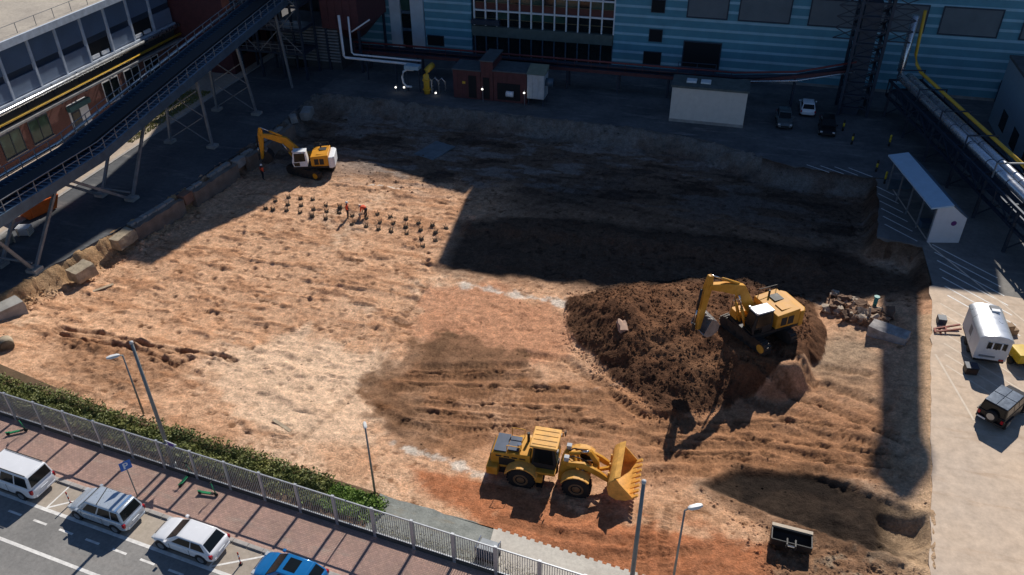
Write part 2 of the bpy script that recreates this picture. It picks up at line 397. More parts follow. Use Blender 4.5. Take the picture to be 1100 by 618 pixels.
for t in TRK[:5]: groove([(x+10, y-6) for x, y in t], 0.17, 0.28, -1.1, spoil=0.05)
for t in TRK[5:9]: groove([(x+20, y-7) for x, y in t], 0.15, 0.20, -1.1, spoil=0.04)
# row of drilled spots across the left field
holes = []
for i in range(30):
    for j in range(16):
        u = -52 + i*1.75 + random.uniform(-.6, .6); v = 38.5 + j*1.75 + random.uniform(-.5, .5) + 0.0*i
        q = inside(np.array([u]), np.array([v]), pxpoly([(20,345),(140,292),(285,215),(480,235),(450,300),(390,420),(300,470),(60,400)]))[0]
        if q and random.random() < 0.62: holes.append((u, v))
for u, v in holes:
    i0 = int((u-U0)/ST); j0 = int((v-V0)/ST); sl_ = np.s_[max(0,i0-5):i0+6, max(0,j0-5):j0+6]
    r2 = (GU[sl_]-u)**2 + (GV[sl_]-v)**2
    hr = random.uniform(0.5, 1.1); GZ[sl_] += -0.15*hr*np.exp(-r2/(0.03*hr)) + 0.06*np.exp(-(np.sqrt(r2)-0.36)**2/0.02)*(1+2*fbm(GU[sl_]*3, GV[sl_]*3, 2, 61))
# ---------------- soil colours
def lin(r, g, b): return np.array([(c/255.0)**2.2 for c in (r, g, b)])
TAN, PALE, RED, BRN, DRK, GRY, WHT, BLK, SHD = lin(212,168,134), lin(222,190,160), lin(166,102,68), lin(124,94,72), lin(78,60,48), lin(150,134,114), lin(214,204,190), lin(52,45,41), lin(84,74,68)
C = np.empty(GU.shape+(3,)); C[:] = TAN
def blend(c, k):
    global C
    C = C*(1-k[..., None]) + c*k[..., None]
nz = fbm(GU*0.15, GV*0.15, 4, 30); nz2 = fbm(GU*0.5, GV*0.5, 4, 31); nz3 = fbm(GU*1.4, GV*1.4, 4, 33)
blend(PALE, sstep(0.0, 0.5, nz)*0.75)
blend(lin(192,144,110), sstep(0.05, 0.5, nz2)*0.6)
blend(lin(172,128,96), sstep(0.15, 0.5, nz3)*0.5); blend(lin(160,120,92), sstep(0.1, 0.4, fbm(GU*4, GV*4, 3, 35))*0.5)
spk = sstep(0.30, 0.42, fbm(GU*1.5, GV*2.6, 4, 36, 0.62))*sstep(-0.25, 0.15, fbm(GU*0.5, GV*0.5, 2, 37)); blend(lin(104,72,50), spk*0.75)
GZ -= act*spk*0.05
blend(lin(170,124,92), sstep(0.08, 0.3, streak)*left_field*0.6)
for u, v in holes:
    i0 = int((u-U0)/ST); j0 = int((v-V0)/ST); sl_ = np.s_[max(0,i0-4):i0+5, max(0,j0-4):j0+5]
    k = 0.75*np.exp(-((GU[sl_]-u)**2 + (GV[sl_]-v)**2)/0.03); C[sl_] = C[sl_]*(1-k[..., None]) + DRK*k[..., None]
blend(PALE, mask([(210,400),(330,350),(430,380),(410,430),(395,470),(330,490),(250,450)], 2, ragged=2.2, o=40)*0.75)
blend(lin(190,136,104), mask([(455,305),(520,300),(620,330),(610,380),(540,390),(440,360)], 1.5, ragged=1.6, o=41)*0.75)
blend(BRN, mask([(388,405),(430,372),(480,352),(560,372),(590,400),(500,425),(520,470),(500,490),(440,488),(400,455)], 0.9, ragged=1.8, o=42)*(0.85+0.4*nz2))
blend(lin(160,112,76), mask([(560,400),(700,430),(940,470),(960,520),(760,520),(700,500),(540,470)], 1.5, ragged=2.0, o=43)*0.6)
blend(GRY, mask([(880,365),(920,355),(955,395),(940,440),(880,410),(860,385)], 2.5, o=44)*0.75)
blend(RED, mask([(430,500),(520,520),(700,560),(830,585),(850,640),(560,640),(520,570)], 1.2, z=-0.5, ragged=1.8, o=45)*0.85)
blend(lin(172,128,94), mask([(470,480),(640,545),(820,520),(830,560),(740,565),(560,540)], 3, z=-0.7, o=46)*0.5)
blend(BRN, rub*0.85); blend(GRY, rub*sstep(0.1, 0.5, nz3)*0.7)
for pts, w in (([(493,300),(530,308),(570,315),(607,322)], 0.55), ([(425,487),(470,500),(520,520)], 0.4), ([(640,415),(690,400)], 0.3), ([(395,195),(440,202)], 0.0001)):
    poly = [P(x, y, -1.4) for x, y in pts]
    d = pdist(GU, GV, poly, False) + 0.9*fbm(GU*1.1, GV*1.1, 5, 47, 0.65); blend(WHT, (1-sstep(0.0, w, d))*0.8)
blend(lin(160,120,90), mask([(640,390),(960,400),(960,520),(640,520)], 4, o=48)*0.55)
blend(lin(158,112,80), mask([(430,395),(640,400),(960,440),(940,520),(640,510),(480,490)], 3, ragged=2.5, o=49)*0.5)
blend(lin(96,72,54), TRM*0.75*(1-heap))
blend(lin(118,84,62), heap); blend(lin(78,56,43), heap*sstep(-0.1, 0.35, nz3)*0.8); blend(lin(140,104,78), heap*sstep(0.1, 0.5, nz2)*0.5); blend(lin(84,62,48), heap*(1-sstep(0.3, 0.7, heap_t))*0.6)  # heap slopes coloured darker as turned from the sun; other blends are soil tones
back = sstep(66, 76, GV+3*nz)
blend(SHD, back*0.8*(1-left_field)); bst = fbm(GU*0.22, GV*0.7, 4, 51, 0.6); blend(lin(150,140,132), back*sstep(0.08, 0.3, bst)*0.7); blend(lin(60,50,45), back*sstep(0.1, 0.35, -bst)*0.7); blend(lin(108,96,88), back*sstep(0, 0.5, nz2)*0.5); blend(DRK, back*sstep(0.1, 0.5, nz3)*0.5)  # rear soil darkened in colour for the shade there, plus random patches
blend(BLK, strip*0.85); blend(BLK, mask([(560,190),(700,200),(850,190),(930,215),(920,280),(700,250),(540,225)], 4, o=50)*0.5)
blend(DRK, rim*0.55); blend(lin(54,46,40), tren*0.97); blend(lin(38,33,30), tren*sstep(-0.1, 0.4, nz2)*0.8)
blend(lin(120,116,110), (1-sstep(0.5, 3.2, ee+2.0*nz2))*(GV > 80)*0.8)
blend(lin(160,132,98), (1-sstep(0.2, 2.6, ee))*(GU < -45)*(GV < 62)*0.8)      # crumbling yellow bank on the left
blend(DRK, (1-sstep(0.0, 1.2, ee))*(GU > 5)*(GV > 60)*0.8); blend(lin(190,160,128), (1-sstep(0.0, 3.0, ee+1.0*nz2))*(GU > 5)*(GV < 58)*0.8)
blend(lin(132,96,70), rc*0.6)
C *= 1.1*(1+0.22*nz3[..., None])
nU, nV = GU.shape
idx = np.arange(nU*nV).reshape(nU, nV)
faces = np.stack([idx[:-1, :-1], idx[1:, :-1], idx[1:, 1:], idx[:-1, 1:]], -1).reshape(-1, 4)
me = bpy.data.meshes.new('excavated_ground')
me.vertices.add(nU*nV); me.vertices.foreach_set('co', np.stack([GU, GV, GZ], -1).ravel())
me.loops.add(faces.size); me.loops.foreach_set('vertex_index', faces.ravel())
me.polygons.add(len(faces)); me.polygons.foreach_set('loop_start', np.arange(0, faces.size, 4)); me.polygons.foreach_set('loop_total', np.full(len(faces), 4))
me.update(); me.validate()
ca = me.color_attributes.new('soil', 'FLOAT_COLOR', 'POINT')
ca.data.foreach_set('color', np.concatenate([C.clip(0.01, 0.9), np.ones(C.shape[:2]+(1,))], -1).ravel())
me.polygons.foreach_set('use_smooth', [True]*len(me.polygons))
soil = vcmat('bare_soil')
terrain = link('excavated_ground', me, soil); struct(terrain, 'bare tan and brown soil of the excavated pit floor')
def zt(u, v):
    i = min(max(int((u-U0)/ST), 0), nU-2); j = min(max(int((v-V0)/ST), 0), nV-2)
    a = (u-U0)/ST-i; b = (v-V0)/ST-j
    return float((GZ[i,j]*(1-a)+GZ[i+1,j]*a)*(1-b) + (GZ[i,j+1]*(1-a)+GZ[i+1,j+1]*a)*b)
def onsoil(x, y, it=6):
    z = -1.2
    for _ in range(it):
        q = P(x, y, z); z = zt(q.x, q.y)
    return P(x, y, z)
# ---------------- loose clods lying on the soil (uncountable)
_oct = np.array([(1,0,0),(-1,0,0),(0,1,0),(0,-1,0),(0,0,1),(0,0,-1)], float)
_octf = [(0,2,4),(2,1,4),(1,3,4),(3,0,4),(2,0,5),(1,2,5),(3,1,5),(0,3,5)]
def clods(name, label, n, poly, smin, smax, dark, world=False, seed=1):
    r = np.random.RandomState(seed); poly = poly if world else pxpoly(poly)
    xs = [p[0] for p in poly]; ys = [p[1] for p in poly]; vs = []; fs = []; cs = []
    u = r.uniform(min(xs), max(xs), n*4); v = r.uniform(min(ys), max(ys), n*4)
    k = inside(u, v, poly); u = u[k][:n]; v = v[k][:n]
    for a, b in zip(u, v):
        i = int((a-U0)/ST); j = int((b-V0)/ST)
        if not (0 <= i < nU-1 and 0 <= j < nV-1): continue
        if act[i, j] < 0.3 or (name == 'soil_clods' and nz2[i, j] < -0.05 + 0.25*r.randn()): continue
        if name == 'rubble_clods' and (tren[i, j] > 0.15 or (rim[i, j] > 0.2 and r.rand() < 0.8)): continue
        s = smin + (smax-smin)*r.rand()**3
        q = _oct*s*r.uniform(0.6, 1.25, (6, 1)); t = r.rand()*6.3; c, sn = math.cos(t), math.sin(t)
        q = np.stack([q[:,0]*c-q[:,1]*sn+a, q[:,0]*sn+q[:,1]*c+b, q[:,2]*0.6+zt(a, b)+s*0.12], -1)
        o = len(vs); vs += q.tolist(); fs += [(f[0]+o, f[1]+o, f[2]+o) for f in _octf]
        cs += [list(C[i, j]*r.uniform(dark*0.7, dark*1.2))+[1]]*6
    me = bpy.data.meshes.new(name); me.from_pydata(vs, [], fs)
    a = me.color_attributes.new('soil', 'FLOAT_COLOR', 'POINT'); a.data.foreach_set('color', np.array(cs).ravel())
    o = link(name, me, soil); tag(o, label, 'soil', kind='stuff'); return o
clods('soil_clods', 'small clods scattered over the tan field of the pit', 2600, [(0,330),(130,280),(290,190),(500,200),(470,300),(620,330),(640,400),(940,470),(960,520),(740,560),(500,500),(300,500),(0,430)], 0.03, 0.12, 0.8)
clods('dark_clods', 'dark lumps of loose soil covering the excavator heap', 7500, [(606,308),(700,298),(800,300),(870,320),(870,380),(800,410),(770,440),(710,450),(640,400),(605,360)], 0.03, 0.19, 0.95, seed=2)
clods('rubble_clods', 'grey brown crumbs along the trench and concrete edge', 2000, [(750,525),(800,490),(930,520),(1000,560),(1000,640),(830,640)], 0.03, 0.17, 1.1, seed=3)
clods('shaded_clods', 'dark clods in the shaded rear half of the pit', 2600, [(300,190),(350,110),(700,145),(930,190),(990,300),(900,320),(620,305),(500,210)], 0.05, 0.26, 0.8, seed=4)
clods('bank_clods', 'yellowish stones on the crumbling bank at the pit left edge', 900, [(-57,37),(-54,44),(-52,53),(-49.5,60),(-48,60),(-50.5,52),(-52,44),(-54,37)], 0.05, 0.3, 1.1, world=True, seed=5)

# ---------------- sheets of ground
gm_far = groundmat('far_ground', (0.10,0.10,0.10), (0.14,0.13,0.12), 0.02, 1.0)
b_ = MB(); X = 3000
for a in ((-X, X, -X, V0), (-X, X, V1, X), (-X, U0, V0, V1), (U1, X, V0, V1)):
    b_.quad((a[0], a[2], -0.25), (a[1], a[2], -0.25), (a[1], a[3], -0.25), (a[0], a[3], -0.25))
struct(b_.build('ground', gm_far), 'plain ground around the works site')
def slab(name, poly, z, material, th=0.35, label=None):
    b = MB(); b.prism([(p[0], p[1]) for p in poly], z-th, z, 'xy'); o = b.build(name, material); return struct(o, label)
def ragged(pts, amp, step, r=random.Random(3)):
    out = []
    for a, b in zip(pts, pts[1:]):
        L = math.hypot(b[0]-a[0], b[1]-a[1]); n = max(1, int(L/step))
        for k in range(n): out.append((a[0]+(b[0]-a[0])*k/n + r.uniform(-amp, amp), a[1]+(b[1]-a[1])*k/n + r.uniform(-amp, amp)))
    return out + [tuple(pts[-1][:2])]
asph = groundmat('yard_asphalt', (0.075,0.08,0.09), (0.12,0.125,0.13), 0.18, 2.2, 0.85, 0.2, (0.20,0.195,0.19))
dust = groundmat('dusty_concrete', (0.62,0.475,0.345), (0.53,0.43,0.34), 0.10, 1.4, 0.9, 0.15, (0.46,0.335,0.235))
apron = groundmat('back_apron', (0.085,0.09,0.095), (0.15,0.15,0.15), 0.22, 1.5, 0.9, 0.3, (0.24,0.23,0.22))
slab('service_road', [(-62.2, 12), (-62.2, 108)] + [(-50.2, 108)] + ragged(list(reversed(PIT_L)), 0.14, 0.9) + [(-59.0, 33.5), (-60, 12)], 0.0, asph, label='dark asphalt service road between factory and pit')
YD = ragged([PIT_L[-1]] + PIT_B, 0.2, 1.0)
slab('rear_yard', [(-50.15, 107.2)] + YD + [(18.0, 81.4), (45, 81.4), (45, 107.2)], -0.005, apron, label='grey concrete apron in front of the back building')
ye = ragged([(18.65, 62.0), (60, 62.0)], 0.25, 0.9)  # yard colour splits near the edge of the hall shadow
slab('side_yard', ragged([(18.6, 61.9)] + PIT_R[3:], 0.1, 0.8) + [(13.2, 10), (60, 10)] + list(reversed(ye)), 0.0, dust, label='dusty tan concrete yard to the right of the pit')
slab('marked_yard', [(17.6, 81.35)] + ragged([(16.25, 81.3)] + PIT_R[:3], 0.1, 0.8) + ye + [(60, 81.35)], 0.0, groundmat('shade_grey_yard', (0.15,0.145,0.14), (0.22,0.21,0.195), 0.2, 2.0, 0.9, 0.2, (0.28,0.255,0.225)), label='hatched yard in front of the bicycle shelter, greyed in colour for the shade')  # same yard in darker grey, the hall shade put into its colour
# pavement in front of the left building, raised behind a kerb
slab('factory_pavement', [(-71.6, 12), (-71.6, 107), (-62.5, 107), (-62.5, 12)], 0.10, groundmat('worn_pavement', (0.50,0.41,0.32), (0.40,0.33,0.27), 0.3, 3), label='pale pavement along the brick factory wall')
slab('factory_kerb', [(-62.5, 12), (-62.5, 107), (-62.2, 107), (-62.2, 12)], 0.115, groundmat('kerb_concrete', (0.42,0.39,0.36), (0.33,0.31,0.29), 0.8, 6), label='kerb of the factory pavement')
gq = MB()
r_ = random.Random(5)
for k in range(5200):
    u = r_.uniform(-66.2, -63.2); v = r_.uniform(70, 86); a = r_.uniform(0, 6.28); h = r_.uniform(0.05, 0.25); w = 0.05
    gq.quad((u-w*math.cos(a), v-w*math.sin(a), 0.1), (u+w*math.cos(a), v+w*math.sin(a), 0.1), (u+r_.uniform(-.1,.1), v+r_.uniform(-.1,.1), 0.1+h))
tag(gq.build('grass_patch', mat('dry_grass', (0.20,0.20,0.055), 0.8, 0, 0.4, 1.2)), 'strip of dry grass on the pavement beside the factory', 'grass', kind='stuff')

# ---------------- the street
road_m = groundmat('street_asphalt', (0.20,0.195,0.185), (0.26,0.25,0.235), 0.3, 5, 0.88, 0.15, (0.27,0.25,0.23))
lane_m = groundmat('parking_lane', (0.42,0.36,0.29), (0.34,0.29,0.24), 0.5, 4)
pave_m = groundmat('red_pavers', (0.52,0.335,0.27), (0.42,0.285,0.23), 0.5, 4, 0.9, 0.15, (0.44,0.365,0.30), paver=True)
kerb_m = MATS['kerb_concrete']
def sq(s0, s1, t0, t1): return [S(s0, t0), S(s1, t0), S(s1, t1), S(s0, t1)]
slab('street', sq(-60, 60, -22, -5.1), -0.10, road_m, 0.3, 'grey asphalt street with white lane markings')
slab('parking_lane', sq(-60, 60, -5.1, -3.2), -0.096, lane_m, 0.3, 'pale strip of parking bays beside the kerb')
slab('pavement', sq(-60, 60, -2.95, 0.1), 0.0, pave_m, 0.3, 'red paved sidewalk along the fence')
k0 = MB().box(0, 0.985, -0.125, 0.125, -0.3, 0.012).mesh('kerb_stone')
kerb = bpy.data.objects.new('kerb', None); col.objects.link(kerb); struct(kerb, 'row of concrete kerb stones at the street edge'); kerb.location = S(-40, -3.075); kerb.rotation_euler = (0, 0, SA)
for k in range(70):
    o = link('kerb_stone', k0, kerb_m, kerb, bevel=0.02); o.location = (k*1.0, 0, random.uniform(-.006, .006))
gut = MB().box(0, 0.985, -0.1, 0.1, -0.3, 0.008).mesh('edging_stone')
edge = bpy.data.objects.new('pavement_edging', None); col.objects.link(edge); struct(edge, 'thin stone edging along the back of the sidewalk'); edge.location = S(-40, 0.2); edge.rotation_euler = (0, 0, SA)
for k in range(70):
    o = link('edging_stone', gut, kerb_m, edge); o.location = (k*1.0, 0, 0)
paint = mat('road_paint', (0.72,0.70,0.66), 0.7, 0, 0.22, 3.0)
def marking(name, label, quads, z, material=paint):
    b = MB()
    for q in quads: b.quad(*[(p[0], p[1], z) for p in q])
    o = b.build(name, material); o['kind'] = 'structure'; o['label'] = label; return o
for k in range(-12, 16):
    s = -18.46 + k*1.96
    marking('lane_dash', 'short white dash between parking bays and lane', [sq(s-0.5, s+0.5, -6.02, -5.88)], -0.095)
marking('lane_line', 'solid white line along the street', [sq(-60, 40, -7.74, -7.54)], -0.095)
marking('bay_edge_line', 'worn pale line along the outer edge of the parking bays', [sq(-60, 40, -5.22, -5.0)], -0.091)
for s in (-17.0, -14.9, -5.2, -2.6, 3.6):
    marking('bay_cross_line', 'white cross line between two parking bays', [sq(s-0.05, s+0.05, -5.0, -3.25)], -0.0915)
for s0, s1 in ((-17.0, -14.9), (-5.2, -2.6)):
    a, b = S(s0, -5.0), S(s1, -3.25); d = (b-a).normalized()*1; n = Vector((-d.y, d.x, 0))*0.06
    marking('bay_hatch_line', 'white diagonal across the blocked bay', [[a-n, b-n, b+n, a+n]], -0.0905)
# planted strip, gravel and concrete between the fence and the pit
slab('planting_bed', [S(-60, 0.3), S(1.6, 0.3), S(1.2, 2.9), S(-20, 3.0), S(-33, 4.2), S(-60, 5.0)], -0.02, groundmat('bed_soil', (0.16,0.10,0.06), (0.10,0.07,0.04), 0.6, 4), label='brown soil bed under the shrubs behind the fence')
slab('gravel_strip', [S(1.6, 0.3), S(9.0, 0.3), S(8.6, 2.9)] + ragged([S(8.6, 2.9)[:2], S(1.2, 2.9)[:2]], 0.12, 0.6), -0.015, groundmat('grey_gravel', (0.30,0.31,0.28), (0.21,0.22,0.20), 1.1, 7, 0.95, 0.9, (0.26,0.21,0.14)), label='grey gravel strip between fence and pit')
tooth = []
for k in range(110):
    s = 8.62 + k*0.25; t = 2.9 - 0.004*k + (0.09 if k % 2 else -0.05); tooth += [S(s, t)[:2], S(s+0.22, t)[:2]]
slab('concrete_strip', [S(9.02, 0.3), S(36, 0.3)] + list(reversed(tooth)), 0.0, groundmat('pale_concrete', (0.56,0.52,0.45), (0.47,0.43,0.37), 0.5, 4, 0.9, 0.15, (0.62,0.58,0.50)), label='pale concrete strip with a toothed edge beside the pit')
# painted hatching on the side yard
hp = mat('faded_paint', (0.66,0.56,0.45), 0.85, 0, 0.12, 2.0)
def line(a, b, w): 
    a = Vector((a[0], a[1], 0)); b = Vector((b[0], b[1], 0)); d = (b-a).normalized(); n = Vector((-d.y, d.x, 0))*w/2
    return [a-n, b-n, b+n, a+n]
kk = 0
for k in range(14):
    v = 69.0 - k*1.35
    if v > 49.5:
        u0 = 19.6 if v > 60 else 18.9 - (60-v)*0.10
        L = min(4.6, 25.2-u0)
        marking('hatch_line', 'faded white diagonal of the yard hatching', [line((u0+0.2, v), (u0+L, v-L*0.95), 0.13)], 0.0045, paint if v > 60 else hp)
for k in range(6):
    v = 79.5 - k*1.55
    marking('hatch_line', 'faded white diagonal of the yard hatching', [line((16.1, v), (17.6+0.2*k, v-1.5-0.2*k), 0.12)], 0.0045, paint if v > 60 else hp)
for k in range(4):
    u = 9.5 + k*1.4
    marking('hatch_line', 'faded white diagonal of the yard hatching', [line((u, 82.9+k*0.1), (u+2.2, 81.6), 0.12)], 0.0045, paint)
for a, b in (((17.6,79.2),(19.65,68.6)), ((19.65,68.6),(25.0,58.5)), ((17.7,52.6),(19.1,45.8)), ((21.9,38.7),(22.8,35.2)), ((22.8,39.0),(24.2,36.0))):
    marking('yard_line', 'faded white line bordering the hatched yard', [line(a, b, 0.14)], 0.0085, hp)

# ================================================================== BUILDINGS AND PLANT
WALLV = 106.7
sheet_d = ribmat('cladding_blue_grey', (0.12,0.33,0.43), 'X', 6.0, 0.45)
sheet_l = ribmat('cladding_pale_rib', (0.36,0.60,0.72), 'X', 6.0, 0.45)
dark_core = mat('dark_core', (0.05,0.055,0.06), 0.8)
frame_dk = mat('dark_frame', (0.035,0.05,0.075), 0.5)
louvre = ribmat('louvre_panel', (0.19,0.22,0.24), 'Z', 12.0, 0.5)
void_m = mat('dark_opening', (0.012,0.013,0.015), 0.9, 0, 0.0)
glass_d = mat('dark_glass', (0.012,0.018,0.02), 0.08, 0, 0.3, 0.6, spec=0.6)
glass_g = mat('green_glass', (0.035,0.075,0.06), 0.1, 0, 0.4, 0.8, spec=0.6)
white_p = mat('white_paint', (0.72,0.74,0.76), 0.5, 0, 0.08)
maroon = mat('maroon_steel', (0.085,0.030,0.034), 0.6, 0, 0.25)
spandrel = mat('red_spandrel', (0.11,0.035,0.028), 0.6, 0, 0.3)
steel_dk = mat('navy_steel', (0.026,0.04,0.065), 0.5, 0.2, 0.3)
steel_bl = mat('blue_grey_steel', (0.075,0.12,0.17), 0.5, 0.2, 0.25)
steel_gr = mat('grey_steel', (0.22,0.24,0.26), 0.5, 0.3, 0.25)
silver = mat('silver_jacket', (0.62,0.64,0.66), 0.28, 0.85, 0.12, 2.0)
yellow_pipe_m = mat('yellow_pipe', (0.62,0.38,0.04), 0.45, 0, 0.15)
conc_m = mat('old_concrete', (0.30,0.29,0.27), 0.9, 0, 0.3, 0.8, 0.4, 6)
roofing = mat('roof_felt', (0.09,0.095,0.10), 0.9, 0, 0.3)

# ---------------- striped hall (right half of the back building)
hall = thing('striped_hall', 'tall blue grey hall with pale horizontal ribs behind the parked cars', 'building', (0, WALLV, 0))
MB().prism([(-15.1,0),(45,0),(45,31),(29.2,31),(29.2,39.4),(-17.2,41.8),(-20.0,30.2),(-20.0,14),(-15.1,14)], 0.35, 26, 'xz').build('wall_core', dark_core, hall)
MB().box(-10.0, 10.3, 6.6, 20.7, 40.2, 42.1).build('roof', roofing, hall)
for k in range(12):
    z = 0.35 + k*1.19
    MB().box(-15.1, 45, 0.0, 0.34, z, z+0.87).build('cladding_strip', sheet_d, hall)
    MB().box(-15.1, 45, -0.045, 0.34, z+0.872, z+1.188).build('cladding_rib', sheet_l, hall)
MB().box(-15.1, 45, -0.02, 0.34, -0.05, 0.348).build('plinth', conc_m, hall)
def framed(parent, u0, u1, z0, z1, y, fw=0.16, pane=louvre, name='window', sub='panel', fm=frame_dk):
    w = MB()
    for a in ((u0-fw, u1+fw, z0-fw, z0), (u0-fw, u1+fw, z1, z1+fw), (u0-fw, u0, z0, z1), (u1, u1+fw, z0, z1)):
        w.box(a[0], a[1], y-0.10, y+0.04, a[2], a[3])
    o = w.build(name, fm, parent)
    MB().box(u0, u1, y-0.05, y+0.03, z0, z1).build(sub, pane, o)
    return o
for u0, u1 in ((-5.8,-1.0),(0.55,6.5),(8.9,14.9),(17.0,21.9),(23.7,29.9),(32.5,38.0)):
    framed(hall, u0, u1, 7.75, 10.75, -0.05)
for u0, u1, z0, z1 in ((-10.4,-8.8,8.0,9.5),(-10.4,-8.8,4.25,5.75),(-10.9,-8.7,1.2,2.8),(32.6,35.0,4.1,5.5)):
    framed(hall, u0, u1, z0, z1, -0.05, 0.08, void_m, 'window', 'pane')
d = framed(hall, -5.8, -1.2, 1.2, 4.5, -0.05, 0.14, void_m, 'loading_door', 'opening')
framed(hall, 32.2, 36.0, 0.1, 2.6, -0.05, 0.1, void_m, 'loading_door', 'opening')
# stair landing at the loading door
ld = MB().box(-6.2, -1.4, -1.6, -0.3, 1.05, 1.2); ld.build('door_landing', steel_bl, hall)
rl_ = MB()
for u in (-6.2, -3.8, -1.4): rl_.bar((u,-1.6,1.2), (u,-1.6,2.3), 0.08)
for z in (1.75, 2.3): rl_.bar((-6.2,-1.6,z), (-1.4,-1.6,z), 0.07)
for u in (-6.1,-1.5): rl_.bar((u,-1.5,0), (u,-1.5,1.1), 0.12)
rl_.build('landing_railing', steel_bl, hall)
# chimney on the roof
ch = thing('chimney', 'round steel chimney with a flared head on the hall roof', 'chimney', (22.2, 112, 40.6))
MB().lathe([(0,1.45),(19.0,1.35)], (0,0,0), 'z', 20).build('shaft', conc_m, ch, True)
MB().lathe([(19.02,1.35),(20.8,1.85),(21.4,1.85),(24.4,0.2)], (0,0,0), 'z', 20).build('head', conc_m, ch, True)

# ---------------- glazed hall and older wing (left half)
old = thing('glazed_hall', 'old hall with a white gridded glass front behind the maroon shed', 'building', (0, WALLV, 0))
MB().prism([(-61.2,0),(-15.2,0),(-15.2,13.9),(-20.2,14),(-20.2,30.4),(-25.8,29.1),(-26,28.3),(-34,26.4),(-36.9,27),(-61.2,26)], 0.7, 24, 'xz').build('wall_core', dark_core, old)
cw = (-34.3+15.15)/-12.0
for c in range(12):
    u0 = -34.3 + c*cw; a, b = u0+0.09, u0+cw-0.09
    rows = [(4.72,5.55,glass_d),(5.62,6.5,glass_g if c in (2,4,5,6,7) else glass_d),(6.8,7.7,spandrel),(7.78,8.7,glass_g if c % 3 else glass_d),(8.95,9.9,glass_d),(9.98,10.9,spandrel),(11.1,12.9,glass_d)]
    for z0, z1, mm in rows: MB().box(a, b, 0.25, 0.69, z0, z1).build('window_pane', mm, old)
    MB().box(a, b, 0.32, 0.69, 0.2, 3.2).build('window_pane', glass_d, old)
for c in range(13):
    u0 = -34.3 + c*cw
    MB().box(u0-0.085, u0+0.085, -0.05, 0.3, 4.62, 13).build('mullion', white_p, old)
    MB().box(u0-0.08, u0+0.08, 0.05, 0.34, 0.2, 3.25).build('lower_mullion', steel_bl, old)
for z in (6.56, 8.72, 10.92): MB().box(-34.3, -15.2, 0.02, 0.27, z, z+0.2).build('transom', white_p, old)
for z in (5.56, 7.71, 9.92): MB().box(-34.3, -15.2, 0.1, 0.28, z, z+0.06).build('glazing_bar', mat('tan_bar', (0.16,0.12,0.06), 0.6), old)
MB().box(-34.6, -15.16, -0.25, 0.69, 3.26, 4.6).build('lintel_beam', mat('grey_green_beam', (0.10,0.12,0.11), 0.8), old)
MB().box(-34.5, -30.5, -1.0, -0.3, 5.0, 5.6).build('duct', steel_dk, old)
def strips(parent, u0, u1, z0, n, y=0.0, pitch=1.19):
    for k in range(n):
        z = z0 + k*pitch
        MB().box(u0, u1, y, 0.69, z, z+0.87).build('cladding_strip', sheet_d, parent)
        MB().box(u0, u1, y-0.04, 0.69, z+0.872, z+pitch-0.002).build('cladding_rib', sheet_l, parent)
strips(old, -41.5, -34.75, 0.4, 11); strips(old, -52.2, -46.7, 0.4, 11)
framed(old, -41.2, -38.9, 1.4, 2.7, -0.05, 0.08, void_m, 'window', 'pane')
for u0, u1 in ((-46.55,-45.0),(-43.45,-41.6)):
    MB().box(u0, u1, -0.35, 0.68, 0, 14).build('column_cladding', ribmat('pale_blue_sheet', (0.52,0.60,0.66), 'X', 4.0, 0.45), old)
for k in range(5): MB().box(-44.9, -43.55, -0.1, 0.3, 1.2+k*2.4, 3.0+k*2.4).build('window_pane', glass_d if k != 2 else glass_g, old)
for k in range(4): MB().box(-44.9, -43.55, -0.12, 0.3, 3.1+k*2.4, 3.5+k*2.4).build('spandrel', steel_bl, old)
# ---------------- boiler tower rising at the far left
tow = thing('boiler_tower', 'massive stepped dark tower block above the access scaffold', 'building', (0, WALLV, 0))
MB().prism([(-61.0,26.2),(-37.2,27.2),(-38.1,31),(-38.9,38),(-40.8,42),(-41.4,47.8),(-47.2,47.8),(-47.2,61),(-52.6,61),(-53.5,46),(-57.4,33)], 0.8, 20, 'xz').build('tower_wall', dark_core, tow)
mv = thing('maroon_bunker', 'maroon sheet clad bunker hanging in front of the striped wall', 'bunker', (-49.7, 101.8, 0))
MB().box(-2.6, 2.7, -4.6, 4.4, 5.7, 21).build('shell', maroon, mv)
for k in range(5): MB().box(-2.45+k*1.05, -1.5+k*1.05, -4.66, -4.6, 5.8, 20.9).build('sheet', maroon, mv)
MB().add([(-2.4,-4.5,5.7),(2.5,-4.5,5.7),(2.5,4,5.7),(-2.4,4,5.7),(-1.0,-1.5,3.6),(1.0,-1.5,3.6),(1.0,1.0,3.6),(-1.0,1.0,3.6)], [(0,1,5,4),(1,2,6,5),(2,3,7,6),(3,0,4,7),(4,5,6,7)]).build('hopper', maroon, mv)
for a in ((-2.3,-4.3),(2.4,-4.3),(-2.3,4),(2.4,4)): MB().box(a[0]-0.15, a[0]+0.15, a[1]-0.15, a[1]+0.15, 0, 5.7).build('leg', steel_dk, mv)
lb = thing('louvred_block', 'low grey block with horizontal louvres behind the access scaffold', 'building', (-54.3, 97.5, 0))
MB().box(-5.2, 3.9, 0.2, 6, 0, 5.6).build('wall', dark_core, lb)
MB().box(-5.4, 4.1, -0.2, 6.2, 5.62, 5.8).build('roof', roofing, lb)
for k in range(11): MB().box(-5.2, 3.9, -0.05, 0.19, 1.1+k*0.41, 1.1+k*0.41+0.24).build('louvre', steel_gr, lb)
MB().box(-3.0, -1.2, -0.02, 0.19, 0, 1.05).build('doorway', void_m, lb)
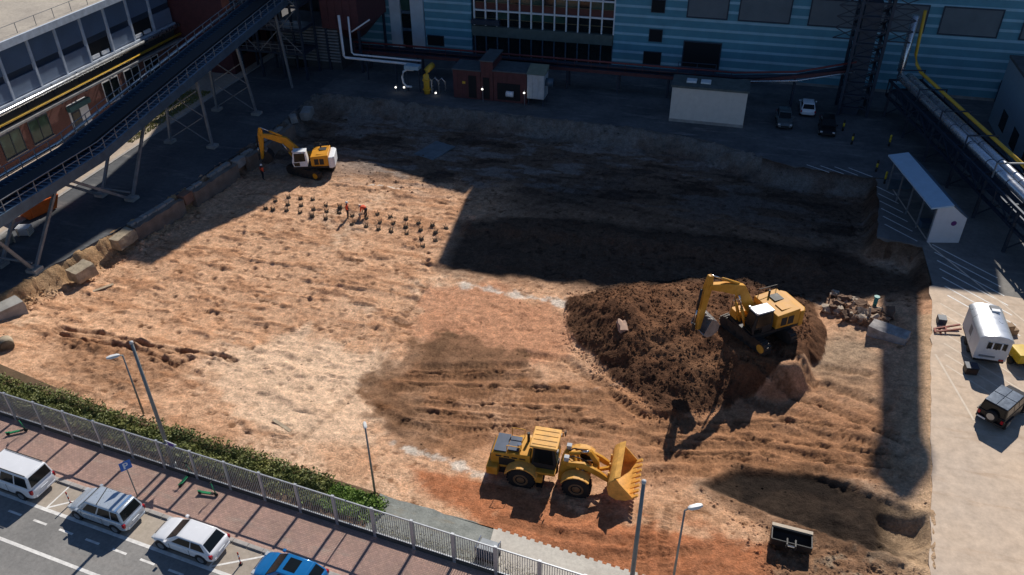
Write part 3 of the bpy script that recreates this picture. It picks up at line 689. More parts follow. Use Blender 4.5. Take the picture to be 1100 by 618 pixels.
# steel frame in front and above the louvred block
sf = thing('access_scaffold', 'dark open steel scaffold with railings and bracing beside the conveyor', 'scaffold', (0, 0, 0))
us = (-62.5, -59.6, -56.4, -53.2); zs = (0, 3.4, 6.4, 9.4, 12.4, 15.4)
for u in us:
    for v in (93.0, 96.6): MB().box(u-0.13, u+0.13, v-0.13, v+0.13, 0, 16).build('column', steel_dk, sf)
for z in zs[1:]:
    for v in (93.0, 96.6): MB().bar((us[0], v, z), (us[-1], v, z), 0.18, 0.28).build('beam', steel_dk, sf)
    for u in us: MB().bar((u, 93, z), (u, 96.6, z), 0.16, 0.24).build('cross_beam', steel_dk, sf)
    MB().box(us[0], us[-1], 93.2, 96.4, z+0.15, z+0.2).build('grating', steel_dk, sf)
    h = MB()
    for zz in (0.6, 1.1): h.bar((us[0], 92.9, z+zz), (us[-1], 92.9, z+zz), 0.05)
    for k in range(9): u = us[0]+k*(us[-1]-us[0])/8; h.bar((u, 92.9, z+0.1), (u, 92.9, z+1.1), 0.05)
    h.build('handrail', steel_gr, sf)
for i in range(3):
    for j in range(1, 5):
        a, b = (us[i], 92.95, zs[j]), (us[i+1], 92.95, zs[j+1])
        if (i+j) % 2: a, b = (us[i+1], 92.95, zs[j]), (us[i], 92.95, zs[j+1])
        MB().bar(a, b, 0.1).build('brace', steel_gr, sf)
cb = thing('corner_block', 'dark maroon block closing the end of the long clad factory', 'building', (-69, 100, 0))
MB().box(-6, 5.5, -7.6, 6.5, 0, 12.6).build('wall', maroon, cb)
MB().box(-6.2, 5.7, -7.8, 6.6, 12.6, 12.85).build('roof', roofing, cb)
for k in range(3): MB().box(5.5, 5.56, -6.5+k*4, -4+k*4, 2, 4.5).build('window', glass_d, cb)

# ---------------- red pipe bridge along the foot of the back wall
pb = thing('pipe_bridge', 'long maroon pipe bridge with railing along the back wall', 'pipe bridge', (0, 0, 0))
V_ = 98.2
MB().bar((-48.5,V_,2.6), (1.0,V_,2.6), 0.22, 0.4).build('girder', maroon, pb)
MB().bar((-48.5,V_+1.6,2.6), (1.0,V_+1.6,2.6), 0.22, 0.4).build('girder', maroon, pb)
MB().path([(-48.5,V_-0.05,3.9),(1,V_-0.05,3.9),(8,V_-0.05,4.6),(14.2,V_-0.05,6.3)], 0.13).build('red_pipe', mat('red_pipe_paint', (0.16,0.04,0.04), 0.5), pb, True)
MB().path([(-48.5,V_+0.7,3.1),(1,V_+0.7,3.1),(8,V_+0.7,3.8),(14.2,V_+0.7,5.5)], 0.28).build('pipe', steel_dk, pb, True)
MB().path([(1.2,V_-0.3,2.9),(8,V_-0.3,3.6),(14.2,V_-0.3,5.2)], 0.1).build('pale_pipe', silver, pb, True)
MB().box(-48.5, 1.0, V_, V_+1.6, 2.8, 2.84).build('deck', steel_dk, pb)
MB().bar((1.0,V_,2.6), (14.2,V_,5.2), 0.22, 0.4).build('girder', maroon, pb)
h = MB()
for z in (3.3, 3.85): h.bar((-48.5,V_-0.12,z), (1,V_-0.12,z), 0.05)
h.build('handrail', maroon, pb)
for k in range(24): MB().bar((-48.4+k*2.13,V_-0.12,2.8), (-48.4+k*2.13,V_-0.12,3.9), 0.06).build('rail_post', maroon, pb)
for u in (-47,-39.5,-34.2,-19.5,-13,-6.8,1.2,8.0,13.8):
    z1 = 2.4 if u < 2 else (3.2 if u < 10 else 4.8)
    MB().bar((u,V_,0), (u,V_,z1), 0.22).build('leg', steel_dk, pb); MB().bar((u,V_+1.6,0), (u,V_+1.6,z1), 0.22).build('leg', steel_dk, pb)
wp = MB(); q = [(-48.6,95,8.2),(-48.6,95,2.75),(-39.6,95,2.65),(-38.4,95,2.6)]
wp.path([q[0],(-48.6,95,3.0),(-48.35,95,2.78),q[2],q[3]], 0.17)
t_ = thing('insulated_pipe', 'pale insulated pipes dropping from the maroon bunker and running right', 'pipe', (0,0,0))
wp.build('pipe', white_p, t_, True)
MB().path([(-47.5,95.4,8.0),(-47.6,95.4,3.4),(-47.3,95.4,3.15),(-38.0,95.4,3.05)], 0.12).build('thin_pipe', white_p, t_, True)
MB().path([(-45.2,96.8,7.4),(-47.4,95.6,6.0)], 0.1).build('branch_pipe', white_p, t_, True)
for u in (-45.5,-41.5): MB().bar((u,95.2,0),(u,95.2,2.55),0.14).build('stand', steel_dk, t_)
# ---------------- gas station group in front of the back building
gs = thing('maroon_shed', 'row of maroon equipment sheds with open dark bays', 'shed', (0, 92, 0))
sh_roof = mat('shed_roof', (0.08,0.10,0.11), 0.8, 0, 0.3)
for u0, u1, z1, dpt in ((-32.6,-29.05,3.6,3.2),(-29.0,-27.45,4.9,4.2),(-27.4,-23.2,3.8,3.4)):
    b = MB().box(u0, u1, 0, dpt, 0, z1).build('cabin', maroon, gs)
    MB().box(u0-0.12, u1+0.12, -0.15, dpt+0.15, z1+0.005, z1+0.14).build('roof', sh_roof, b)
    for k in range(int((u1-u0)/0.6)): MB().box(u0+0.06+k*0.6, u0+0.58+k*0.6, -0.03, -0.001, 0.1, z1-0.1).build('panel', maroon, b)
for u0, u1, z0, z1 in ((-30.6,-29.6,0.2,3.0),(-28.7,-27.9,0.2,2.9),(-26.9,-24.0,0.3,2.4)):
    o = MB().box(u0, u1, -0.075, -0.035, z0, z1).build('bay_opening', void_m, gs)
    if u1 > -25: MB().lathe([(-0.3,0.0),(-0.3,0.35),(0.6,0.35),(0.6,0.0)], (-25.4,-0.3,1.2), 'x', 14).build('machine_drum', white_p, o, True)
MB().box(-31.4, -31.0, -0.08, -0.035, 1.9, 2.2).build('sign_plate', yellow_pipe_m, gs)
gc = thing('grey_cabinet', 'pale grey cabinet with sloped lid beside the maroon sheds', 'cabinet', (-22.0, 91.6, 0))
MB().box(-1.05, 1.05, 0, 2.2, 0.9, 3.9).build('body', mat('cabinet_grey', (0.42,0.46,0.48), 0.5), gc, bevel=0.03)
for k in range(3): MB().box(-1.0+k*0.68, -0.36+k*0.68, -0.04, -0.001, 1.0, 3.8).build('door', mat('cabinet_grey', (0.42,0.46,0.48)), gc)
MB().prism([(-0.1,3.92),(2.3,3.92),(2.3,4.5)], -1.15, 1.15, 'yz').build('lid', mat('cabinet_lid', (0.20,0.22,0.16), 0.6), gc)
for a in ((-0.9,0.2),(0.9,0.2),(-0.9,2),(0.9,2)): MB().box(a[0]-0.08,a[0]+0.08,a[1]-0.08,a[1]+0.08,0,0.9).build('leg', steel_dk, gc)
MB().lathe([(0,0.5),(0.9,0.5)], (1.06,1.0,2.8), 'x', 14).build('fan_housing', steel_bl, gc, True)
yb = thing('yellow_gas_pipe', 'yellow pipe bend rising beside the maroon sheds', 'pipe', (-36.3, 92.4, 0))
MB().path([(0,0,0),(0,0,2.4),(0.05,0.1,2.9),(0.35,0.5,3.2),(0.5,1.2,3.3)], 0.38, 12).build('pipe', yellow_pipe_m, yb, True)
for z in (0.5, 1.7): MB().lathe([(0,0.52),(0.14,0.52)], (0,0,z), 'z', 14).build('flange', yellow_pipe_m, yb)
wb = thing('white_valve_loop', 'curved pale pipe loop with valve box beside the yellow pipe', 'pipe', (-39.2, 92.6, 0))
MB().path([(0.8,0,0.6),(0.1,0,0.6),(-0.3,0,1.0),(-0.4,0,1.8),(-0.2,0,2.5),(0.3,0,2.8),(1.2,0,2.85)], 0.14, 10).build('loop', white_p, wb, True)
MB().box(0.1, 2.0, -0.4, 0.7, 2.95, 3.4).build('valve_box', mat('pale_blue_box', (0.35,0.5,0.58), 0.5), wb)
for a in (0.2, 1.8): MB().box(a, a+0.12, 0, 0.12, 0, 2.95).build('stand', steel_dk, wb)
for k in range(3): MB().path([(2.6+0.9*k,0.3,0),(2.6+0.9*k,0.3,1.6),(3.0+0.9*k,0.3,2.0),(3.4+0.9*k,0.3,1.5),(3.4+.9*k,0.3,0)], 0.1, 8).build('branch_pipe', silver if k else white_p, wb, True)
lampglow = mat('lamp_glow', (0.9,0.9,0.85), 0.4, 0, 0, emit=((1.0,0.95,0.85), 2.2))
for i, (x, y) in enumerate(((425,94),(434,94),(468,100),(518,96),(563,100))):
    q = onY(x, y, 91.2 if i > 2 else 91.8)
    t_ = thing('bulkhead_lamp', ['leftmost of two small lit lamps left of the white pipe loop','second small lit lamp left of the white pipe loop','small lit lamp next to the yellow pipe bend','small lit lamp on the middle of the maroon sheds','small lit lamp at the right end of the maroon sheds'][i], 'lamp', (q.x, q.y, 0), 0, 'small lit lamps by the sheds')
    MB().tube((0,0.2,0), (0,0.2,q.z+0.3), 0.04).build('post', steel_gr, t_)
    MB().lathe([(-0.1,0.05),(-0.06,0.12),(0.06,0.12),(0.1,0.05)], (0,0,q.z), 'z', 10).build('globe', lampglow, t_, True)
# ---------------- small white building
wbld = thing('white_outbuilding', 'small white flat roofed building with two roof lights', 'building', (0, 91, 0))
MB().box(-5.75, 2.65, 0, 3.4, 0, 4.15).build('wall', mat('cream_render', (0.60,0.58,0.53), 0.8, 0, 0.08), wbld)
MB().box(-5.9, 2.8, -0.15, 3.55, 4.155, 4.4).build('roof', mat('outbuilding_roof', (0.10,0.12,0.115), 0.9, 0, 0.3), wbld)
for u in (-4.3, -2.7): MB().box(u, u+1.15, 1.0, 2.1, 4.405, 4.62).build('roof_light', mat('acrylic', (0.7,0.74,0.76), 0.3), wbld, bevel=0.05)
MB().box(2.651, 2.7, 1.0, 2.2, 0, 2.2).build('door', frame_dk, wbld)
MB().box(-5.77, 2.67, -0.03, -0.002, 0, 0.35).build('plinth', conc_m, wbld)

# ---------------- long clad factory on the left
FX = -71.24
fac = thing('clad_factory', 'long factory with blue grey clad upper storey over a brick ground floor', 'building', (FX, 0, 0))
brick = brickmat('red_brick', (0.18,0.06,0.05), (0.13,0.045,0.04), (0.14,0.11,0.09))
clad = ribmat('left_cladding', (0.10,0.16,0.25), 'Y', 5.0, 0.42)
clad2 = ribmat('left_cladding_lower', (0.17,0.23,0.33), 'Y', 5.0, 0.42)
mull = mat('pale_mullion', (0.50,0.56,0.64), 0.45)
MB().box(-22, -0.2, 30, 92.3, 0, 12.0).build('wall_core', dark_core, fac)
MB().box(-24, 0.35, 30, 92.3, 12.05, 12.35).build('roof', groundmat('flat_roof', (0.36,0.32,0.27), (0.46,0.41,0.34), 0.25, 3, 0.9), fac)
MB().box(0.36, 0.62, 30, 92.3, 11.75, 12.5).build('eave_fascia', mat('fascia', (0.55,0.60,0.66), 0.4), fac)
v = 72.2 - 4*10
bays = []
while v < 92:
    bays.append(v); v += 4.0
for i, v in enumerate(bays):
    if v+4 > 92.4: break
    MB().box(-0.19, 0.02, v+0.14, v+3.86, 9.2, 11.74).build('cladding_panel', clad, fac)
    MB().box(-0.19, -0.08, v+0.14, v+3.86, 8.5, 9.19).build('recess_panel', frame_dk, fac)
    if i in (11, 13):
        MB().box(-0.19, -0.12, v+0.14, v+3.86, 6.7, 8.49).build('opening', void_m, fac)
        for a in (0.4, 2.1): MB().box(-0.1, 0.1, v+a, v+a+1.2, 6.75, 7.15).build('sill_box', white_p, fac)
    else: MB().box(-0.19, 0.10, v+0.14, v+3.86, 6.7, 8.49).build('cladding_panel', clad2, fac)
for v in bays: MB().box(-0.19, 0.22, v-0.13, v+0.13, 6.6, 11.74).build('mullion', mull, fac)
MB().box(-0.19, 0.3, 30, 92.3, 6.35, 6.59).build('string_course', mull, fac)
# brick ground floor with windows and a door
MB().box(-0.19, 0.0, 30, 92.3, 0.1, 4.4).build('brick_wall', brick, fac)
for i, v in enumerate(bays[:-1]):
    if abs(v-70) < 2.5: continue
    w = MB()
    for a in ((v+0.55,v+3.45,1.3,1.42),(v+0.55,v+3.45,3.75,3.87),(v+0.55,v+0.65,1.42,3.75),(v+3.35,v+3.45,1.42,3.75),(v+1.95,v+2.05,1.42,3.75)): w.box(0.002, 0.07, *a)
    o = w.build('window', frame_dk if v < 74 else white_p, fac)
    for a in (v+0.65, v+2.05): MB().box(0.002, 0.03, a, a+1.3, 1.42, 3.75).build('pane', glass_g if v < 70 else glass_d, o)
    MB().box(0.002, 0.2, v+0.5, v+3.5, 1.18, 1.295).build('sill', white_p if v > 74 else conc_m, o)
dr = MB().box(0.002, 0.12, 70.6, 73.6, 0.1, 3.4).build('door_surround', white_p, fac)
MB().box(0.121, 0.16, 70.8, 72.2, 0.12, 2.5).build('door', frame_dk, dr)
MB().box(0.161, 0.17, 71.0, 72.0, 1.2, 2.3).build('door_pane', glass_d, dr)
MB().box(0.121, 0.6, 70.4, 73.8, 2.75, 3.35).build('canopy', mat('teal_canopy', (0.05,0.13,0.14), 0.5), dr)
# services on brackets
def zat(x, y, off): return onX(x, y, FX+off).z
MB().tube((0.75,30,6.25), (0.75,92.2,6.25), 0.24, 14).build('silver_pipe', silver, fac, True)
MB().tube((0.75,30,5.15), (0.75,92.2,5.15), 0.15, 12).build('yellow_pipe', yellow_pipe_m, fac, True)
MB().box(0.45, 1.05, 30, 92.2, 4.42, 4.62).build('cable_tray', mat('galvanised', (0.50,0.52,0.54), 0.4, 0.6), fac)
for v in bays:
    k = MB().bar((0,v+1,4.35),(1.1,v+1,4.35),0.12).bar((0.42,v+1,4.3),(0.42,v+1,6.5),0.10).bar((0.0,v+1,5.9),(0.9,v+1,5.9),0.10).bar((0,v+1,4.9),(0.9,v+1,4.9),0.10); k.build('bracket', steel_dk, fac)
for k in range(22):
    v = 33+k*2.7
    MB().bar((-0.5,v,12.36),(-0.5,v,13.4),0.05).build('rail_post', steel_gr, fac)
MB().bar((-0.5,33,13.4),(-0.5,90,13.4),0.04).build('roof_rail', steel_gr, fac)
for k, (x, v, s) in enumerate(((-9,72,1.2),(-12,84,0.9),(-7.5,60,0.8))): MB().box(x-s,x+s,v-s,v+s,12.36,12.36+s*0.9).build('roof_vent', steel_gr, fac, bevel=0.05)

# ---------------- conveyor gallery
cv = thing('conveyor_gallery', 'long inclined conveyor gallery with railings on splayed steel legs', 'conveyor', (0, 0, 0))
CP = [(18,5.5),(56,5.4),(71,7.2),(93,9.7),(103,10.9)]
def cz(v):
    for (a, z0), (b, z1) in zip(CP, CP[1:]):
        if v <= b: return z0+(z1-z0)*(v-a)/(b-a)
    return CP[-1][1]
UL, UR = -58.9, -54.4
def run(u, dz, w, h, name, m_):
    for (a, z0), (b, z1) in zip(CP, CP[1:]): MB().bar((u,a,z0+dz),(u,b,z1+dz),w,h).build(name, m_, cv)
run(UR, 0.45, 0.2, 0.9, 'side_girder', steel_bl); run(UL, 0.45, 0.2, 0.9, 'side_girder', steel_bl)
run((UL+UR)/2, 0.55, UR-UL-0.21, 0.08, 'deck', steel_dk)
run((UL+UR)/2-0.2, 0.95, 1.5, 0.25, 'belt', mat('conveyor_belt', (0.02,0.02,0.022), 0.8))
rl = MB(); v = 20.0
while v < 102:
    rl.bar((-58.7,v,cz(v)+0.64),(-54.6,v,cz(v)+0.64),0.12,0.10); v += 0.6
o = rl.build('deck_slats', steel_bl, cv); o['kind'] = 'stuff'
for u in (UL, UR):
    run(u, 1.95, 0.06, 0.06, 'handrail', steel_gr); run(u, 1.45, 0.05, 0.05, 'knee_rail', steel_gr)
    pm = MB().bar((0,0,0),(0,0,1.1),0.07).mesh('rail_post'); v = 20.0
    while v < 102:
        o = link('rail_post', pm, steel_gr, cv); o.location = (u, v, cz(v)+0.88); v += 1.75
for (a, z0), (b, z1) in zip(CP, CP[1:]): MB().tube((UL-0.25,a,z0+1.15),(UL-0.25,b,z1+1.15),0.14,10).build('side_pipe', silver, cv, True)
def legs(pairs):
    for a, b in pairs: MB().bar(a, b, 0.24, 0.24).build('leg', steel_gr, cv)
for vb, vt in ((71.4,72.2),(81,80.6)):
    legs([((-59.3,vb,0),(-58.6,vt,cz(vt))), ((-53.9,vb,0),(-54.6,vt,cz(vt)))])
    for k in range(2):
        z0, z1 = 0.6+k*3.0, 3.4+k*3.0
        MB().bar((-59.0,vb,z0),(-54.4,vb,z1),0.1).build('brace', steel_gr, cv); MB().bar((-54.2,vb,z0),(-58.8,vb,z1),0.1).build('brace', steel_gr, cv)
    for u in (-59.3,-53.9): MB().box(u-0.5,u+0.5,vb-0.5,vb+0.5,0,0.3).build('footing', conc_m, cv)
for vb, va, vc in ((45.4,42.6,50.4),(58.6,52.0,63.2),(30,27,34)):
    for u in (-54.9,-58.4): legs([((u,vb,0),(u,va,cz(va))), ((u,vb,0),(u,vc,cz(vc)))])
    MB().bar((-54.9,vb,0.8),(-58.4,vb,0.8),0.14).build('brace', steel_gr, cv)
    for u in (-54.9,-58.4): MB().box(u-0.5,u+0.5,vb-0.5,vb+0.5,0,0.3).build('footing', conc_m, cv)
legs([((-59.2,98,0),(-58.6,98,cz(98))),((-53.9,90,0),(-54.6,90,cz(90)))])

# ---------------- pipe rack, lattice tower and shelter on the right
RD = Vector((0.232,-0.973,0)); RX = Vector((0.973,0.232,0)); RO = Vector((19.35,99.6,0))
def K(s, x, z): return RO + RD*s + RX*x + Vector((0,0,z))
rk = thing('pipe_rack', 'long navy steel pipe rack carrying silver and yellow pipes', 'pipe rack', (0,0,0))
for x, nm in ((0.0,'silver_pipe'),(1.05,'silver_pipe')):
    MB().path([K(0,x,11.5) if x == 0 else K(0.2,x,4.62), K(0,x,5.2) if x == 0 else K(1,x,4.62), K(0.25,x,4.75) if x == 0 else K(2,x,4.62), K(0.8,x,4.62) if x == 0 else K(3,x,4.62), K(80,x,4.62)], 0.42, 16).build(nm, silver, rk, True)
yp = [K(-0.2,1.0,12.0),K(-0.2,1.3,7.0),K(0.0,1.6,6.0),K(0.9,1.95,5.3),K(80,1.95,5.3)]
MB().path(yp, 0.18, 12).build('yellow_pipe', yellow_pipe_m, rk, True)
for s in range(6, 80, 4):
    for x in (0.0, 1.05): MB().lathe([(-0.05,0.445),(0.05,0.445)], (0,0,0), 'y', 16).xf(Matrix.Translation(K(s+1,x,4.62)) @ Matrix.Rotation(D2R(13.4),4,'Z')).build('pipe_band', frame_dk, rk)
for x in (-1.0, 2.6):
    for z in (4.1, 2.4): MB().bar(K(0,x,z),K(80,x,z),0.2,0.28).build('chord', steel_dk, rk)
    for s in range(0, 78, 3):
        a, b = K(s,x,2.4), K(s+3,x,4.1)
        if (s//3) % 2: a, b = K(s,x,4.1), K(s+3,x,2.4)
        MB().bar(a,b,0.12).build('diagonal', steel_dk, rk); MB().bar(K(s,x,2.4),K(s,x,4.1),0.12).build('strut', steel_dk, rk)
MB().bar(K(0,0.8,3.0),K(80,0.8,3.0),3.3,0.06).build('shade_deck', steel_dk, rk)  # solid deck added under the pipes to shade the ground
for s in range(0, 80, 3): MB().bar(K(s,-1.0,4.1),K(s,2.6,4.1),0.16,0.2).build('cross_beam', steel_dk, rk)
for s in range(1, 78, 6):
    for x in (-1.0, 2.6):
        MB().bar(K(s,x,0),K(s,x,4.0),0.26).build('leg', steel_dk, rk)
    MB().bar(K(s,-1.0,0.3),K(s,2.6,2.3),0.1).build('brace', steel_dk, rk); MB().bar(K(s,2.6,0.3),K(s,-1.0,2.3),0.1).build('brace', steel_dk, rk)
    MB().bar(K(s,-0.6,4.2),K(s,-0.6,5.6),0.12).bar(K(s,2.3,4.2),K(s,2.3,5.6),0.12).bar(K(s,-0.66,5.6),K(s,2.36,5.6),0.12).build('hoop', steel_dk if s < 22 else steel_gr, rk)
lt = thing('lattice_tower', 'dark lattice steel tower with pipe riser against the striped hall', 'steel tower', (15.0, 99.3, 0))
for a in ((-1.6,-1.6),(1.6,-1.6),(-1.6,1.6),(1.6,1.6)): MB().box(a[0]-0.16,a[0]+0.16,a[1]-0.16,a[1]+0.16,0,17).build('column', steel_dk, lt)
for k in range(11):
    z = k*1.5+1.0
    for (x0,y0),(x1,y1) in (((-1.6,-1.6),(1.6,-1.6)),((1.6,-1.6),(1.6,1.6)),((-1.6,1.6),(1.6,1.6)),((-1.6,-1.6),(-1.6,1.6))):
        MB().bar((x0,y0,z),(x1,y1,z),0.13).build('ring_beam', steel_dk, lt)
        MB().bar((x0,y0,z),(x1,y1,z+1.5),0.09).build('brace', steel_dk, lt); MB().bar((x1,y1,z),(x0,y0,z+1.5),0.09).build('brace', steel_dk, lt)
for k in range(6):
    z = 9+k*1.2
    for (x0,x1) in ((-4.0,-1.6),(1.6,4.2)):
        MB().bar((x0,-1.6,z),(x1,-1.6,z),0.12).build('ring_beam', steel_dk, lt); MB().bar((x0,-1.6,z),(x1,-1.6,z+1.2),0.09).build('brace', steel_dk, lt); MB().bar((x1,-1.6,z),(x0,-1.6,z+1.2),0.09).build('brace', steel_dk, lt)
MB().box(-1.2,0.6,-1.2,1.2,0,13).build('cable_duct', frame_dk, lt)
# shelter
she = thing('bicycle_shelter', 'open shelter with pale blue roof and white end wall beside the pipe rack', 'shelter', (19.4,69.2,0), D2R(13.4))
shm = mat('shelter_white', (0.62,0.64,0.68), 0.6, 0, 0.06)
MB().prism([(0.0,0.02),(2.75,0.02),(2.75,2.5),(1.15,3.75),(0.0,3.62)], 0, 0.16, 'xz').build('end_wall', shm, she)
MB().lathe([(0,0.0),(0,0.24),(0.02,0.24),(0.02,0.0)], (1.75,-0.025,2.0), 'y', 20).build('round_sign', mat('purple_sign', (0.12,0.03,0.16), 0.5), she)
MB().prism([(-0.7,3.50),(1.15,3.78),(1.15,3.92),(-0.7,3.64)], -0.25, 10.4, 'xz').build('roof', mat('shelter_roof', (0.42,0.56,0.68), 0.4, 0, 0.08), she)
MB().prism([(1.17,3.78),(2.85,2.45),(2.85,2.6),(1.17,3.93)], 0.0, 10.4, 'xz').build('rear_roof', steel_bl, she)
for k in range(5):
    y = 0.17+k*2.5
    MB().bar((0.0,y,0),(0.0,y,3.55),0.12).build('post', steel_gr, she); MB().bar((2.7,y,0),(2.7,y,2.45),0.12).build('post', steel_gr, she)
for k in range(4): MB().box(2.62,2.66,0.3+k*2.5,2.55+k*2.5,0.4,2.3).build('glass_panel', mat('shelter_glass', (0.06,0.10,0.12), 0.1, 0, 0.2), she)
MB().box(0.0,2.7,10.2,10.3,0.0,1.1).build('end_panel', steel_bl, she)
MB().box(0.4,1.5,2.5,3.4,0.0,0.6).build('bin', steel_bl, she)
rb = thing('grey_annex', 'plain blue grey annex wall at the right edge beyond the pipe rack', 'building', (30.2, 82, 0))
MB().box(0,9,0,18,0,7.5).build('wall', mat('annex_wall', (0.22,0.30,0.36), 0.6, 0, 0.08), rb)
MB().box(-0.1,9,-0.1,18,7.51,7.8).build('roof', roofing, rb)
for k in range(3): MB().box(-0.02,-0.001,2+k*5,4.2+k*5,1,3).build('window', glass_d, rb)
bol_y = mat('bollard_yellow', (0.55,0.42,0.03), 0.5); bol_k = mat('bollard_black', (0.02,0.02,0.02), 0.5)
for i, (u, v) in enumerate(((14.4,89.4),(18.3,89.9),(16.35,83.0),(16.9,80.4),(13.7,93.0))):
    t_ = thing('bollard', ['yellow banded bollard right of the black parked car','yellow banded bollard under the pipe rack','rear one of two yellow bollards at the shelter corner','front one of two yellow bollards at the shelter corner','farthest yellow banded bollard beside the lattice tower'][i], 'bollard', (u,v,0), 0, 'yellow bollards by the lattice tower')
    MB().lathe([(0,0.11),(0.5,0.11)], (0,0,0), 'z', 10).build('lower_band', bol_k, t_, True)
    MB().lathe([(0.5,0.112),(0.95,0.112)], (0,0,0), 'z', 10).build('middle_band', bol_y, t_, True)
    MB().lathe([(0.95,0.11),(1.05,0.11),(1.25,0.11),(1.32,0.04)], (0,0,0), 'z', 10).build('top_band', bol_y if i % 2 else bol_k, t_, True)

# ================================================================== FENCE AND STREET FURNITURE
galv = mat('galvanised_fence', (0.42,0.44,0.46), 0.45, 0.5, 0.15)
FS = 2.48
fence = thing('bar_fence', 'long galvanised bar fence between the sidewalk and the site', 'fence', S(0,0), SA)
post_me = MB().box(-0.09,0.09,-0.06,0.06,0.0,2.42).mesh('post')
pan = MB()
nb = 17
for k in range(nb): x = 0.14 + k*(FS-0.28)/(nb-1); pan.box(x-0.017, x+0.017, -0.014, 0.014, 0.34, 2.33)
pan.box(0.09, FS-0.09, -0.03, 0.03, 2.28, 2.36).box(0.09, FS-0.09, -0.03, 0.03, 0.30, 0.36)
pan_me = pan.mesh('bar_panel')
pl_me = MB().box(0.095, FS-0.095, -0.05, 0.05, -0.05, 0.27).mesh('plinth_board')
plm = mat('dark_plinth', (0.06,0.06,0.055), 0.9)
for k in range(-13, 15):
    o = link('post', post_me, galv, fence); o.location = (k*FS, 0, random.uniform(-.02,.02))
    o = link('bar_panel', pan_me, galv, fence); o.location = (k*FS, 0, 0)
    o = link('plinth_board', pl_me, plm, fence); o.location = (k*FS, 0, 0)
mast_m = mat('mast_grey', (0.20,0.22,0.22), 0.5, 0.4, 0.15)
for s, lab in ((-11.79,'tall plain grey mast at the fence beside the purple triangle sign'), (17.2,'tall plain grey mast at the fence in front of the wheel loader')):
    t_ = thing('mast', lab, 'mast', S(s,0.17,0))
    MB().tube((0,0,0),(0,0,10.0),0.14,12,0.085).build('shaft', mast_m, t_, True)
    MB().lathe([(0,0.2),(0.5,0.2),(0.55,0.14)], (0,0,0), 'z', 12).build('base_sleeve', mast_m, t_, True)
    MB().lathe([(10.0,0.11),(10.12,0.11),(10.16,0.03)], (0,0,0), 'z', 12).build('cap', mat('mast_cap', (0.5,0.5,0.5), 0.5), t_, True)
for s, t, h, lab in ((-17.22,3.5,5.2,'street lamp standing in the shrubs left of the tall mast'), (0.88,2.85,6.0,'street lamp at the right end of the green shrubs'), (19.0,2.9,6.0,'street lamp with pale head right of the second tall mast')):
    t_ = thing('street_lamp', lab, 'street lamp', S(s,t,-0.05))
    MB().tube((0,0,0),(0,0,h-0.1),0.075,10,0.045).build('pole', mast_m, t_, True)
    d = Vector((0.86,0.5,0)) if s > 10 else Vector((-0.75,-0.66,0)) if s < -5 else Vector((0.35,-0.6,0))
    MB().bar((0,0,h-0.12), Vector((0,0,h-0.02))+d*0.25, 0.06).build('arm', mast_m, t_)
    rings = []
    for x, w, z0, z1 in ((0.15,0.07,-0.04,0.04),(0.3,0.15,-0.07,0.08),(0.7,0.17,-0.07,0.09),(0.95,0.10,-0.03,0.05)):
        c = Vector((0,0,h))+d*x; n = Vector((-d.y,d.x,0))
        rings.append([c-n*w+Vector((0,0,z0)), c+n*w+Vector((0,0,z0)), c+n*w*0.7+Vector((0,0,z1)), c-n*w*0.7+Vector((0,0,z1))])
    MB().loft(rings).build('lamp_head', mat('lamp_housing', (0.62,0.63,0.62), 0.4), t_, bevel=0.02)
# parking sign
t_ = thing('parking_sign', 'blue square parking sign on a thin pole beside the silver car', 'sign', S(-12.4,-2.46,0), SA+D2R(60))
MB().tube((0,0,0),(0,0,3.1),0.035,8).build('pole', mast_m, t_)
pl = MB().box(-0.32,0.32,-0.06,-0.04,2.4,3.05).build('sign_plate', mat('sign_blue', (0.03,0.14,0.48), 0.4), t_, bevel=0.01)
MB().prism([(-0.14,2.5),(-0.04,2.5),(-0.04,2.68),(0.06,2.68),(0.14,2.74),(0.14,2.88),(0.06,2.95),(-0.14,2.95)], -0.066, -0.061).build('letter', white_p, pl)
MB().prism([(-0.04,2.76),(0.04,2.76),(0.06,2.79),(0.06,2.84),(0.04,2.87),(-0.04,2.87)], -0.0695, -0.0665).build('letter_counter', MATS['sign_blue'], pl)
t_ = thing('triangle_sign', 'small purple and white triangular board on the fence top', 'sign', S(-11.25,0.1,2.25), SA)
pl = MB().prism([(-0.42,0.42),(0.42,0.30),(-0.1,-0.25)], -0.08, -0.05).build('board', white_p, t_)
MB().prism([(-0.3,0.34),(0.26,0.26),(-0.09,-0.12)], -0.087, -0.081).build('print', mat('sign_purple', (0.15,0.05,0.30), 0.5), pl)
MB().bar((-0.1,0,-0.4),(-0.1,0,0.3),0.05).build('bracket', mast_m, t_)
# flexible posts in the blocked bays
fr = mat('post_red', (0.45,0.04,0.03), 0.5)
for s, lab in ((-15.86,'red and white flexible post between the white van and the silver car'), (-3.65,'red and white flexible post between the white hatchback and the blue car')):
    t_ = thing('flexible_post', lab, 'post', S(s,-4.25,-0.09))
    MB().lathe([(0,0.11),(0.04,0.11),(0.06,0.045)], (0,0,0), 'z', 12).build('foot', bol_k, t_, True)
    for k in range(5): MB().lathe([(0.06+k*0.19,0.04),(0.25+k*0.19,0.04)], (0,0,0), 'z', 10).build('band', fr if k % 2 == 0 else white_p, t_, True)
